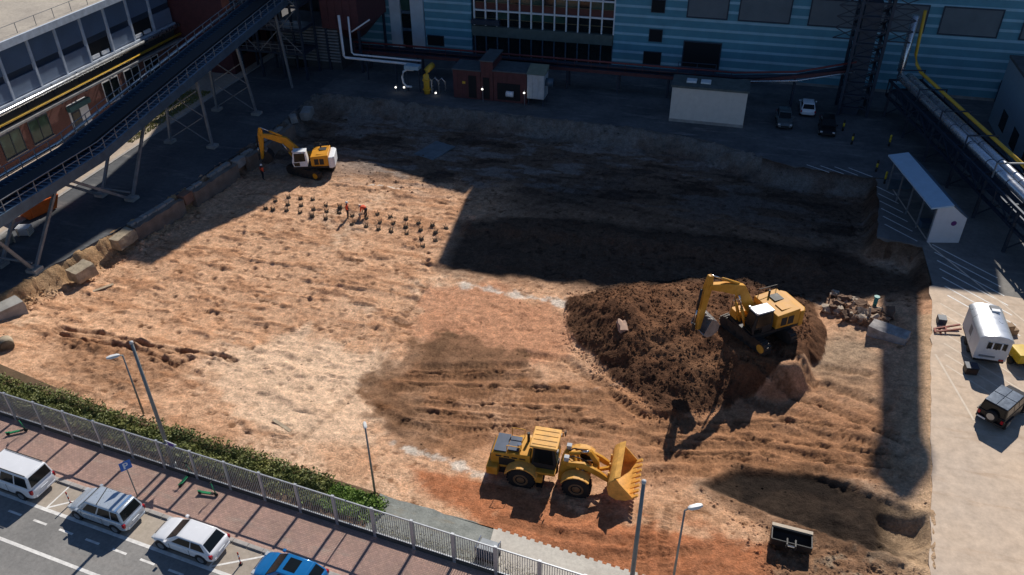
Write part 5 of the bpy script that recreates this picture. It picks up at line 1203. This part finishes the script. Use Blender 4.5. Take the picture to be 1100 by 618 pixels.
# ---------------- wheel loader
zl = zt(-7.0,34.6)
lo_ = thing('wheel_loader', 'yellow articulated wheel loader with raised bucket', 'loader', (-7.0,34.55,zl), D2R(2))
R_ = 0.86
for x in (-1.72,1.72):
    for sd in (-1,1):
        w = MB().lathe([(-0.33,0.45),(-0.36,0.66),(-0.30,0.83),(-0.1,0.86),(0.1,0.86),(0.30,0.83),(0.36,0.66),(0.33,0.45)], (x,sd*1.08,R_), 'y', 28).build('wheel', tyre_m, lo_, True)
        MB().lathe([(0,0.05),(0,0.46),(sd*0.06,0.47),(sd*0.10,0.40),(sd*0.02,0.30),(sd*0.10,0.16),(sd*0.12,0.03)], (x,sd*(1.08+0.28),R_), 'y', 20).build('rim', mat('brown_rim', (0.16,0.09,0.04), 0.6, 0, 0.3), w)
        tr_ = MB()
        for k in range(22):
            a = 2*math.pi*k/22; c, s_ = math.cos(a), math.sin(a)
            tr_.bar((x+c*0.87, sd*1.08-0.30, R_+s_*0.87), (x+math.cos(a+0.12)*0.87, sd*1.08+0.02, R_+math.sin(a+0.12)*0.87), 0.09, 0.07, (c,0,s_)); tr_.bar((x+math.cos(a+0.26)*0.87, sd*1.08+0.30, R_+math.sin(a+0.26)*0.87), (x+math.cos(a+0.14)*0.87, sd*1.08-0.02, R_+math.sin(a+0.14)*0.87), 0.09, 0.07, (c,0,s_))
        tr_.build('tread', tyre_m, w)
    MB().tube((x,-1.0,R_),(x,1.0,R_),0.26,12).build('axle', blackm, lo_)
MB().box(-3.3,-0.35,-0.75,0.75,0.55,1.3).build('rear_frame', blackm, lo_)
MB().prism([(-3.75,1.05),(-3.75,2.05),(-3.55,2.30),(-1.25,2.42),(-1.25,1.2)], -0.82, 0.82).build('engine_hood', cat_y, lo_, bevel=0.07)
MB().prism([(-3.95,0.75),(-3.95,1.4),(-3.2,1.45),(-3.2,0.75)], -1.25, 1.25).build('counterweight', cat_y, lo_, bevel=0.08)
MB().box(-3.80,-3.755,-0.7,0.7,1.45,2.0).build('rear_grille', blackm, lo_)
MB().box(-3.55,-2.75,-0.74,0.74,2.36,2.44).build('radiator_guard', mat('blue_black_grille', (0.035,0.05,0.08), 0.4, 0.3), lo_)
MB().box(-2.70,-2.0,-0.6,0.6,2.42,2.5).build('hood_top_panel', MATS['blue_black_grille'], lo_)
for sd in (-1,1):
    MB().box(-3.2,-2.2,sd*0.83-0.01,sd*0.83+0.01,1.35,1.95).build('side_grille', blackm, lo_)
    pts = [(-1.72+math.cos(t)*1.05, R_+math.sin(t)*1.02) for t in [math.pi*(0.12+0.76*k/8) for k in range(9)]]
    MB().prism(thick(pts,[0.08]*9), sd*1.1-0.38, sd*1.1+0.38).build('rear_fender', dirt_y, lo_)
    pts = [(1.72+math.cos(t)*1.03, R_+math.sin(t)*1.0) for t in [math.pi*(0.25+0.62*k/6) for k in range(7)]]
    MB().prism(thick(pts,[0.07]*7), sd*1.1-0.36, sd*1.1+0.36).build('front_fender', dirt_y, lo_)
    MB().bar((-0.75,sd*1.15,0.5),(-0.35,sd*1.15,0.5),0.5,0.05).build('step', blackm, lo_); MB().bar((-0.9,sd*1.2,0.55),(-0.7,sd*1.05,1.5),0.05).build('ladder_rail', cat_y, lo_)
    h = MB().bar((-1.9,sd*0.78,2.4),(-1.9,sd*0.78,3.0),0.04).bar((-2.7,sd*0.78,2.35),(-2.7,sd*0.78,3.0),0.04).bar((-1.9,sd*0.78,3.0),(-2.7,sd*0.78,3.0),0.04); h.build('handrail', cat_y, lo_)
MB().tube((-1.6,0.45,2.4),(-1.6,0.45,3.1),0.09,10).build('exhaust', blackm, lo_); MB().tube((-2.0,-0.35,2.45),(-2.0,-0.35,2.85),0.13,12).build('air_cleaner', chrome, lo_)
MB().box(-1.35,0.35,-1.1,1.1,1.3,1.5).build('cab_floor', cat_y, lo_, bevel=0.03)
cab = MB().prism([(-1.2,1.5),(0.25,1.5),(0.40,2.0),(0.20,3.22),(-1.05,3.22)], -0.78, 0.78).build('cab', blackm, lo_, bevel=0.05)
for sd in (-1,1): MB().prism([(-1.05,1.95),(0.2,1.95),(0.08,3.1),(-0.95,3.1)], sd*0.785-0.012, sd*0.785+0.012).build('side_window', cglass, cab)
MB().add([(0.41,-0.7,2.05),(0.41,0.7,2.05),(0.235,0.7,3.1),(0.235,-0.7,3.1)],[(0,1,2,3)]).build('windscreen', mat('tinted_screen', (0.03,0.07,0.055), 0.06, 0, 0.1, spec=0.7), cab)
rf = MB().box(-1.28,0.42,-0.88,0.88,3.24,3.40).build('cab_roof', dirt_y, cab, bevel=0.06)
for k in range(4): MB().box(-1.15,0.3,-0.66+k*0.4,-0.5+k*0.4,3.39,3.43).build('roof_rib', dirt_y, cab)
for sd in (-1,1): MB().box(0.36,0.46,sd*0.7-0.1,sd*0.7+0.1,3.05,3.2).build('work_lamp', headl, cab); MB().bar((0.35,sd*0.8,3.1),(0.6,sd*1.15,2.9),0.04).build('mirror_arm', blackm, cab); MB().box(0.56,0.62,sd*1.2-0.1,sd*1.2+0.1,2.65,3.0).build('mirror', blackm, cab)
MB().prism([(0.45,0.6),(2.35,0.6),(2.45,1.2),(1.7,1.55),(1.35,2.3),(0.75,2.3),(0.5,1.5)], -0.62, 0.62).build('front_frame', cat_y, lo_, bevel=0.05)
MB().lathe([(0.6,0.28),(1.5,0.28)], (0.1,0,0), 'z', 12).build('articulation_joint', blackm, lo_)
for sd in (-1,1):
    MB().prism(thick([(1.0,2.15),(2.0,2.2),(2.9,1.75),(3.62,1.28)],[0.34,0.46,0.42,0.30]), sd*0.62-0.1, sd*0.62+0.1).build('lift_arm', cat_y, lo_, bevel=0.03)
    MB().tube((1.25,sd*0.42,1.0),(2.0,sd*0.42,1.5),0.11,10).build('lift_cylinder', blackm, lo_, True); MB().tube((2.0,sd*0.42,1.5),(2.75,sd*0.42,1.75),0.06,8).build('lift_rod', chrome, lo_, True)
MB().tube((2.7,-0.62,1.85),(2.7,0.62,1.85),0.14,12).build('cross_tube', cat_y, lo_)
MB().prism(thick([(2.25,2.85),(2.7,2.1),(2.85,1.35)],[0.26,0.34,0.22]), -0.13, 0.13).build('tilt_lever', cat_y, lo_, bevel=0.02)
MB().tube((1.05,0,2.35),(1.7,0,2.62),0.13,10).build('tilt_cylinder', cat_y, lo_, True); MB().tube((1.7,0,2.62),(2.25,0,2.83),0.07,8).build('tilt_rod', chrome, lo_, True)
MB().bar((2.85,0,1.4),(3.6,0,1.75),0.16,0.2).build('tilt_link', cat_y, lo_)
for sd in (-1,1): MB().box(0.8,1.1,sd*0.5-0.14,sd*0.5+0.14,2.32,2.62).build('headlight', headl, lo_)
for y in (-0.28,0.28): MB().path([(0.9,y,2.2),(1.3,y*1.2,2.55),(1.9,y*1.3,2.45),(2.3,y*1.2,2.15)], 0.035, 6).build('hose', blackm, lo_, True)
for k in range(4): MB().box(-3.4+k*0.5,-3.05+k*0.5,-0.845,-0.825,2.02,2.12).build('hood_louvre', blackm, lo_)
MB().box(-1.3,-0.4,-1.3,-0.9,0.75,1.25).build('fuel_tank', cat_y, lo_, bevel=0.05); MB().box(-1.3,-0.4,0.9,1.3,0.75,1.25).build('battery_box', cat_y, lo_, bevel=0.05)
MB().tube((0.55,0.3,3.4),(0.55,0.3,3.75),0.05,8).build('beacon', mat('amber_beacon', (0.7,0.25,0.02), 0.3), lo_)
bp_ = [(4.05,2.45),(3.72,2.15),(3.58,1.6),(3.72,1.05),(4.15,0.78),(4.75,0.82),(5.15,1.12)]
bk = MB().prism(thick(bp_,[0.07]*7), -1.55, 1.55).build('bucket', dirt_y, lo_, bevel=0.02)
for y in (-1.55,1.55): MB().prism(bp_, y-0.03, y+0.03).build('bucket_side', dirt_y, bk)
for i in range(8): y = -1.45+i*0.414; MB().bar((4.95,y,0.97),(5.42,y,1.35),0.19,0.11).build('tooth', dirt_y, bk)
for y in (-0.75,0,0.75): MB().box(3.50,3.60,y-0.06,y+0.06,1.1,2.1).build('bucket_rib', cat_y, bk)
MB().prism([(3.98,2.38),(4.3,2.62),(4.3,2.68),(3.95,2.48)], -1.5, 1.5).build('spill_guard', dirt_y, bk)

# ---------------- loose bucket lying on the ground
q = onsoil(848,592)
lbk = thing('loose_bucket', 'loose black digging bucket with a worn lip coloured pale as if sunlit near the trench', 'bucket', (q.x,q.y+0.35,q.z-0.03), D2R(-4))
pr = [(-0.55,0.95),(-0.5,0.45),(-0.2,0.08),(0.3,0.05),(0.6,0.35),(0.62,0.75)]
sh_ = MB().prism(thick(pr,[0.08]*6), -1.08, 1.08, 'yz').build('shell', blackm, lbk, bevel=0.02)
for x in (-1.08,1.08): MB().prism(pr, x-0.03, x+0.03, 'yz').build('side_plate', blackm, lbk)
MB().bar((-1.12,0.62,0.78),(1.12,0.62,0.78),0.22,0.14).build('lip', mat('worn_sunlit_lip', (0.42,0.34,0.25), 0.6, 0, 0.3), lbk)  # wear plus sunlight painted into the lip colour
for x in (-0.25,0.2): MB().prism([(-0.5,0.5),(-0.85,0.75),(-0.8,1.05),(-0.3,1.0)], x-0.04, x+0.04, 'yz').build('hanger', blackm, lbk)
MB().tube((-0.3,-0.75,0.9),(0.25,-0.75,0.9),0.06,8).build('pin', chrome, lbk)

# ================================================================== RUBBLE, WALL PIECES, STUBS
conc_y = mat('yellowish_concrete', (0.34,0.28,0.20), 0.9, 0, 0.4, 1.8, 0.6, 7); conc_d = mat('brown_stained_wall', (0.20,0.16,0.13), 0.9, 0, 0.35, 0.8, 0.6, 4)
def chunk(name, label, cat, loc, size, rot, m_, seed, group=None, rough=0.12):
    r = random.Random(seed); bm = bmesh.new(); bmesh.ops.create_cube(bm, size=1.0); bmesh.ops.subdivide_edges(bm, edges=bm.edges[:], cuts=2, use_grid_fill=True)
    for v in bm.verts:
        k = 1 - (0.10 if rough > 0.08 else 0.03)*sum(abs(c) > 0.45 for c in v.co)*r.random()
        v.co = Vector((v.co.x*size[0]*k, v.co.y*size[1]*k, v.co.z*size[2]*k)) + Vector((r.uniform(-1,1),r.uniform(-1,1),r.uniform(-1,1)))*rough*min(size)
    bmesh.ops.recalc_face_normals(bm, faces=bm.faces)
    me = bpy.data.meshes.new(name); bm.to_mesh(me); bm.free()
    o = link(name, me, m_); o.location = loc; o.rotation_euler = rot; return tag(o, label, cat, group)
chunk('concrete_block', 'heavy grey rounded concrete block beside the rubble pile', 'concrete block', (14.75,54.75,zt(14.75,54.75)+0.42), (2.9,1.15,1.0), (0.1,0.03,D2R(-22)), mat('grey_block', (0.26,0.24,0.23), 0.85, 0, 0.35, 1.5, 0.5, 5, c2=(0.46,0.43,0.41)), 3, rough=0.05)
rubm = [mat('rubble_brown', (0.30,0.18,0.11), 0.9, 0, 0.3, 2), mat('rubble_pale', (0.42,0.34,0.26), 0.9, 0, 0.3, 2), mat('rubble_dark', (0.16,0.095,0.06), 0.9, 0, 0.3, 2)]
r = random.Random(9)
for i in range(60):
    x = r.gauss(0,1); a = i/60
    px = 893 + a*55 + r.uniform(-10,10); py = 326 + a*22 + r.uniform(-9,9)
    q = onsoil(px, py); s = r.uniform(0.3,0.95)
    chunk('rubble_chunk', 'rough lump in the rubble pile beside the grey concrete block', 'rubble', (q.x,q.y,q.z+s*0.25+0.25*r.random()), (s*1.3,s,s*0.7), (r.uniform(-.5,.5),r.uniform(-.5,.5),r.uniform(0,6)), rubm[i%3], 100+i, 'lumps of the rubble pile', 0.2)
for i in range(5):
    q = onsoil(890+i*11, 324+i*6)
    t_ = MB().bar((0,0,0),(r.uniform(-.9,.9),r.uniform(-.6,.6),r.uniform(0.3,1.1)),0.12,0.2).build('broken_timber', rubm[1]); t_.location = (q.x,q.y,q.z+0.1)
    tag(t_, 'pale broken timber sticking out of the rubble pile', 'timber', 'timbers in the rubble pile')
q = onsoil(938,333); t_ = thing('green_pipe_stub', 'short turquoise pipe standing behind the rubble pile', 'pipe', (q.x,q.y,q.z))
MB().tube((0,0,-0.1),(0,0,1.3),0.16,12).build('pipe', mat('turquoise', (0.03,0.22,0.20), 0.5), t_, True); MB().lathe([(1.2,0.22),(1.32,0.22)], (0,0,0), 'z', 14).build('collar', MATS['turquoise'], t_)
# broken walls along the left pit edge
wseg = [((-51.9,54.0),(-50.9,60.2),'nearest length of brown stained wall along the left pit edge'), ((-50.6,61.6),(-49.9,68.6),'middle length of brown stained wall along the left pit edge'), ((-49.5,70.2),(-48.9,79.5),'farthest length of brown stained wall along the left pit edge')]
for a, b, lab in wseg:
    a = Vector((*a,0)); b = Vector((*b,0)); d = (b-a).normalized(); n = Vector((d.y,-d.x,0)); L_ = (b-a).length
    t_ = thing('broken_wall', lab, 'wall', a, math.atan2(d.y,d.x))
    w_ = MB(); k = 0; x = 0.0; rr_ = random.Random(int(L_*10))
    top = []
    while x < L_: top.append((x, -0.12+rr_.uniform(-0.1,0.1))); x += 0.55
    top.append((L_,-0.15)); w_.prism([(0,-2.2)]+top+[(L_,-2.2)], -0.75, -0.15, 'xz'); w_.build('wall', conc_d, t_)
    w_ = MB(); x = 0.1; j = 0
    while x < L_-0.6:
        l = rr_.uniform(0.5,1.2)
        if rr_.random() < 0.85: MB().box(x, min(x+l,L_-0.05), -0.14+rr_.uniform(-.08,.05), 0.35, -0.12, 0.06+rr_.uniform(0,0.1)).build('kerb_stone', conc_m, t_)
        x += l+0.08
for (u,v,z,sz,rz_,lab,m_) in ((-51.6,52.6,-0.75,(1.2,2.2,1.1),-0.12,'yellowish concrete block at the front end of the left wall',conc_y),(-50.6,61.0,-0.7,(1.0,1.3,1.0),-0.1,'brownish block between the near and middle wall lengths',mat('brick_block',(0.24,0.13,0.09),0.9,0,0.3,1)),(-49.6,69.4,-0.6,(0.9,1.4,0.9),-0.1,'grey block between the middle and far wall lengths',conc_m),(-51.9,47.2,-1.0,(1.7,1.9,1.1),-0.3,'tilted yellowish concrete block alone on the sunlit bank',conc_y),(-53.9,40.2,-0.9,(1.6,3.4,1.3),-0.5,'big broken concrete slab at the left image edge',conc_m),(-48.6,83.5,-0.6,(1.2,2.0,1.0),0.2,'shaded concrete block in the far left pit corner',conc_m),(-49.2,81.2,-0.4,(0.8,1.0,0.8),0.7,'small pale block beside the far left pit corner',conc_m)):
    chunk('concrete_block', lab, 'concrete block', (u,v,z+0.25), sz, (0.06,-0.05,rz_), m_, int(u*v), rough=0.035)
q = onsoil(8,372)
t_ = thing('pipe_ring', 'pale broken concrete pipe ring at the left image edge', 'pipe', (q.x,q.y,q.z+0.25)); MB().lathe([(-0.4,0.5),(0.4,0.5),(0.4,0.38),(-0.4,0.38),(-0.4,0.5)], (0,0,0), 'y', 16).xf(Matrix.Rotation(0.9,4,'Z')).build('ring', conc_y, t_, True)
for px, py, l, rz_, lab in ((108,311,2.2,0.95,'loose plank at the foot of the sunlit bank'),(352,335,0.1,0,'')):
    if l < 1: continue
    q = onsoil(px,py); o = MB().box(-l/2,l/2,-0.14,0.14,0,0.07).build('plank', mat('weathered_wood', (0.38,0.30,0.21), 0.85, 0, 0.25, 4)); o.location = (q.x,q.y,q.z+0.03); o.rotation_euler = (0,0,rz_); tag(o, lab, 'plank')
q = onsoil(303,458); o = MB().box(-0.9,0.9,-0.12,0.12,0,0.06).build('plank', MATS['weathered_wood']); o.location = (q.x,q.y,q.z+0.05); o.rotation_euler = (0,0,-0.4); tag(o, 'loose dark plank on the tan soil above the shrubs', 'plank')
for px, py, s, lab in ((668,352,0.8,'pale stone lump on the dark heap'),(467,162,0,'')):
    if not s: continue
    q = onsoil(px,py); chunk('stone', lab, 'stone', (q.x,q.y,q.z+0.1), (s*0.8,s*1.5,s*0.6), (0.2,0.1,0.4), mat('pinkish_stone', (0.45,0.30,0.22), 0.9, 0, 0.2, 2), 77)
q = onsoil(467,163); o = MB().box(-1.4,1.4,-2.0,2.0,0.0,0.12).build('steel_plate', mat('wet_plate', (0.20,0.24,0.27), 0.35, 0.3, 0.3, 1)); o.location = (q.x,q.y,q.z+0.08); o.rotation_euler = (0.02,0,-0.35); tag(o, 'flat grey plate lying in the shaded rear soil', 'plate')
# drilled pile heads: stubs of reinforcement
stub_m = mat('rusty_rebar', (0.045,0.035,0.028), 0.75, 0, 0.3)
sb = MB(); r = random.Random(4)
for k in range(9):
    a = k*0.7; sb.bar((math.cos(a)*0.13,math.sin(a)*0.13,-0.1),(math.cos(a)*r.uniform(0.2,0.38),math.sin(a)*r.uniform(0.2,0.38),r.uniform(0.35,0.75)),0.05)
sb_me = sb.mesh('rebar_cage'); sl_me = MB().lathe([(-0.1,0.36),(0.08,0.33),(0.2,0.20),(0.24,0.02)], (0,0,0), 'z', 9).mesh('pile_head')
stubs = [(155,350),(205,355),(255,360),(310,385),(100,365),(152,380),(207,385),(90,400),(147,405),(203,415),(258,400),(253,427),(312,410),(310,438),(368,390),(420,428),(418,462),(477,438),(523,422),(578,432),(642,440),(694,457),(752,466),(808,478),(535,455),(590,460),(641,472),(703,485),(765,495),(477,472),(528,483),(580,492),(645,503),(706,523),(764,530),(712,555),(365,415),(60,395)]
for i, (a, b) in enumerate(stubs):
    q = onsoil(270+a*0.2588, 120+b*0.2588+2)
    t_ = thing('pile_stub', 'small dark pile stub with short bars in the sunlit grid', 'pile stub', (q.x,q.y,q.z), i*1.3, 'pile stubs in the sunlit grid'); t_.scale = (0.75,0.75,0.6)
    link('pile_head', sl_me, mat('dark_grout', (0.07,0.055,0.04), 0.9, 0, 0.3), t_); link('rebar_cage', sb_me, stub_m, t_)
# things below the conveyor
q = P(38,236); t_ = thing('orange_skip', 'orange waste skip half hidden under the conveyor', 'skip', (q.x-0.6,q.y+1.2,0), D2R(72))
org = mat('skip_orange', (0.60,0.12,0.02), 0.5, 0, 0.2); rs = [[(-1.4,-0.75,0.1),(1.4,-0.75,0.1),(1.4,0.75,0.1),(-1.4,0.75,0.1)],[(-1.9,-0.9,1.4),(1.9,-0.9,1.4),(1.9,0.9,1.4),(-1.9,0.9,1.4)]]
MB().loft(rs).build('shell', org, t_); MB().box(-1.7,1.7,-0.75,0.75,1.41,1.5).build('load', rubm[2], t_)
for x in (-1.0,1.0): MB().box(x-0.06,x+0.06,-0.95,-0.88,0.2,1.4).build('rib', org, t_)
for i,(px,py,lab) in enumerate(((28,252,'white pallet heap beside the orange skip'),(8,262,'grey pallet heap at the left image edge under the conveyor'))):
    q = P(px,py); t_ = thing('pallet_stack', lab, 'pallets', (q.x,q.y,0), 0.3+i)
    for k in range(6): 
        for j in range(5): MB().box(-0.6,0.6,-0.4+j*0.18,-0.28+j*0.18,0.12+k*0.14,0.14+k*0.14).build('slat', white_p if i == 0 else conc_m, t_)
        MB().box(-0.55,-0.45,-0.4,0.42,k*0.14,0.115+k*0.14).box(0.45,0.55,-0.4,0.42,k*0.14,0.115+k*0.14).build('bearer', MATS['weathered_wood'], t_)
q = P(523,602); t_ = thing('small_generator', 'dark blue generator with pale top behind the fence on the concrete strip', 'generator', (q.x,q.y+0.3,0), SA)
MB().box(-0.55,0.55,-0.4,0.4,0.12,0.85).build('housing', mat('dark_blue_case', (0.03,0.05,0.09), 0.5), t_, bevel=0.05); MB().box(-0.5,0.5,-0.36,0.36,0.86,0.93).build('top_cover', steel_gr, t_); MB().box(-0.6,0.6,-0.45,0.45,0.0,0.11).build('skid', blackm, t_)
for x in (-0.58,0.58): MB().bar((x,-0.42,0.1),(x,-0.42,1.0),0.05).bar((x,0.42,0.1),(x,0.42,1.0),0.05).bar((x,-0.42,1.0),(x,0.42,1.0),0.05).build('roll_bar', chrome, t_)

# ================================================================== PEOPLE
hv = mat('orange_workwear', (0.75,0.09,0.03), 0.7, 0, 0.1); trs = mat('dark_trousers', (0.02,0.022,0.03), 0.8); skin = mat('skin', (0.45,0.26,0.18), 0.6); helm = mat('white_helmet', (0.75,0.75,0.72), 0.35)
def skinned(name, verts, edges, radii, root, m_, parent):
    me = bpy.data.meshes.new(name); me.from_pydata(verts, edges, []); me.materials.append(m_)
    o = bpy.data.objects.new(name, me); col.objects.link(o); o.parent = parent
    md = o.modifiers.new('skin', 'SKIN'); md.use_smooth_shade = True
    if not me.skin_vertices: me.attributes.new('x', 'FLOAT', 'POINT')
    for i, rr_ in enumerate(radii): me.skin_vertices[0].data[i].radius = (rr_, rr_)
    for i in range(len(verts)): me.skin_vertices[0].data[i].use_root = (i == root)
    s = o.modifiers.new('sub', 'SUBSURF'); s.levels = 1; s.render_levels = 1
    return o
def person(label, loc, rz, J, trousers=trs):
    t_ = thing('person', label, 'person', loc, rz)
    order = ['pelvis','chest','neck','head','lsh','lel','lha','rsh','rel','rha','lhip','lkn','lan','lto','rhip','rkn','ran','rto']
    rad = dict(pelvis=.15,chest=.17,neck=.06,head=.105,lsh=.09,lel=.06,lha=.045,rsh=.09,rel=.06,rha=.045,lhip=.11,lkn=.075,lan=.055,lto=.045,rhip=.11,rkn=.075,ran=.055,rto=.045)
    vs = [J[k] for k in order]; ix = {k: i for i, k in enumerate(order)}; rd = [rad[k] for k in order]
    ed = [('pelvis','chest'),('chest','neck'),('neck','head'),('chest','lsh'),('lsh','lel'),('lel','lha'),('chest','rsh'),('rsh','rel'),('rel','rha'),('pelvis','lhip'),('lhip','lkn'),('lkn','lan'),('lan','lto'),('pelvis','rhip'),('rhip','rkn'),('rkn','ran'),('ran','rto')]
    ed = [(ix[a], ix[b]) for a, b in ed]
    for hnd, elb in (('lha','lel'),('rha','rel')):
        h_ = Vector(J[hnd]); d = (h_-Vector(J[elb])).normalized(); sd = d.cross(Vector((0.3,1,0.2))).normalized()
        for k in range(5):
            off = (k-2)*0.018; ln = (0.05,0.085,0.095,0.09,0.07)[k]
            vs.append(tuple(h_+d*0.05+sd*off)); rd.append(0.012); vs.append(tuple(h_+d*(0.05+ln)+sd*off*1.4)); rd.append(0.009)
            n = len(vs); ed += [(ix[hnd],n-2),(n-2,n-1)]
    skinned('body', vs, ed, rd, 0, trousers, t_)
    jk = ['pelvis','chest','neck','lsh','lel','lha','rsh','rel','rha']; jr = [.175,.20,.085,.115,.085,.062,.115,.085,.062]
    jv = [Vector(J[k]) for k in jk]; jv[5] = jv[4]+(jv[5]-jv[4])*0.9; jv[8] = jv[7]+(jv[8]-jv[7])*0.9; jv[2] = jv[1]+(jv[2]-jv[1])*0.8
    skinned('jacket', [tuple(v) for v in jv], [(0,1),(1,2),(1,3),(3,4),(4,5),(1,6),(6,7),(7,8)], jr, 0, hv, t_)
    h_ = Vector(J['head']); up = (h_-Vector(J['neck'])).normalized(); fw = Vector((1,0,0))-up*up.x; fw.normalize(); rt = up.cross(fw)
    fc = MB()
    for a in (-0.04,0.04): fc.lathe([(-0.012,0.004),(0,0.014),(0.012,0.004)], tuple(h_+fw*0.10+rt*a), 'z', 8)
    fc.bar(h_+fw*0.10+up*0.01, h_+fw*0.125-up*0.03, 0.028); fc.bar(h_+fw*0.10-up*0.06-rt*0.025, h_+fw*0.10-up*0.06+rt*0.025, 0.012)
    MB().lathe([(-0.05,0.085),(0.02,0.108),(0.09,0.085),(0.12,0.03)], (0,0,0), 'z', 14).xf(Matrix.Translation(h_)).build('face_skin', skin, t_, True)
    fc.build('face', mat('face_shade', (0.30,0.15,0.10), 0.6), t_)
    hm = MB().lathe([(0.0,0.15),(0.02,0.128),(0.08,0.115),(0.13,0.07),(0.15,0.01)], (0,0,0), 'z', 16).xf(Matrix.Translation(h_+up*0.03) @ up.to_track_quat('Z','Y').to_matrix().to_4x4()).build('helmet', helm, t_, True)
    return t_
ST_ = dict(pelvis=(0,0,.95),chest=(0.02,0,1.32),neck=(0.02,0,1.52),head=(0.04,0,1.66),lsh=(0.02,.2,1.42),lel=(-.02,.27,1.14),lha=(.10,.26,.92),rsh=(0.02,-.2,1.42),rel=(0.0,-.27,1.14),rha=(.16,-.2,.98),lhip=(0,.10,.88),lkn=(.05,.11,.5),lan=(0,.12,.09),lto=(.14,.13,.04),rhip=(0,-.10,.88),rkn=(.03,-.12,.5),ran=(-.05,-.13,.09),rto=(.09,-.15,.04))
BD_ = dict(pelvis=(-.12,0,.92),chest=(.24,0,1.10),neck=(.43,0,1.12),head=(.55,0,1.08),lsh=(.30,.2,1.06),lel=(.36,.24,.78),lha=(.44,.15,.52),rsh=(.30,-.2,1.06),rel=(.36,-.24,.78),rha=(.44,-.15,.5),lhip=(-.12,.10,.86),lkn=(-.04,.14,.48),lan=(-.10,.15,.09),lto=(.05,.17,.04),rhip=(-.12,-.10,.86),rkn=(0.02,-.14,.48),ran=(-.02,-.15,.09),rto=(.13,-.17,.04))
for lab, px, py, J, rz_ in (('worker in orange workwear standing among the sunlit pile stubs',374,234,ST_,0.3),('worker in orange jacket bending forward with a tool among the pile stubs',393,233,BD_,2.9),('worker in orange standing in the shade by the orange excavator bucket',283,193,ST_,1.0)):
    q = onsoil(px,py); person(lab, (q.x,q.y,q.z), rz_, J)
q = onsoil(391,233); t_ = thing('shovel', 'long handled shovel held by the bending worker', 'shovel', (q.x-0.45,q.y,q.z), 0)
MB().tube((0,0,0.25),(-0.05,0.05,1.25),0.018,6).build('handle', MATS['weathered_wood'], t_); MB().box(-0.11,0.11,-0.015,0.015,0,0.28).build('blade', steel_gr, t_)
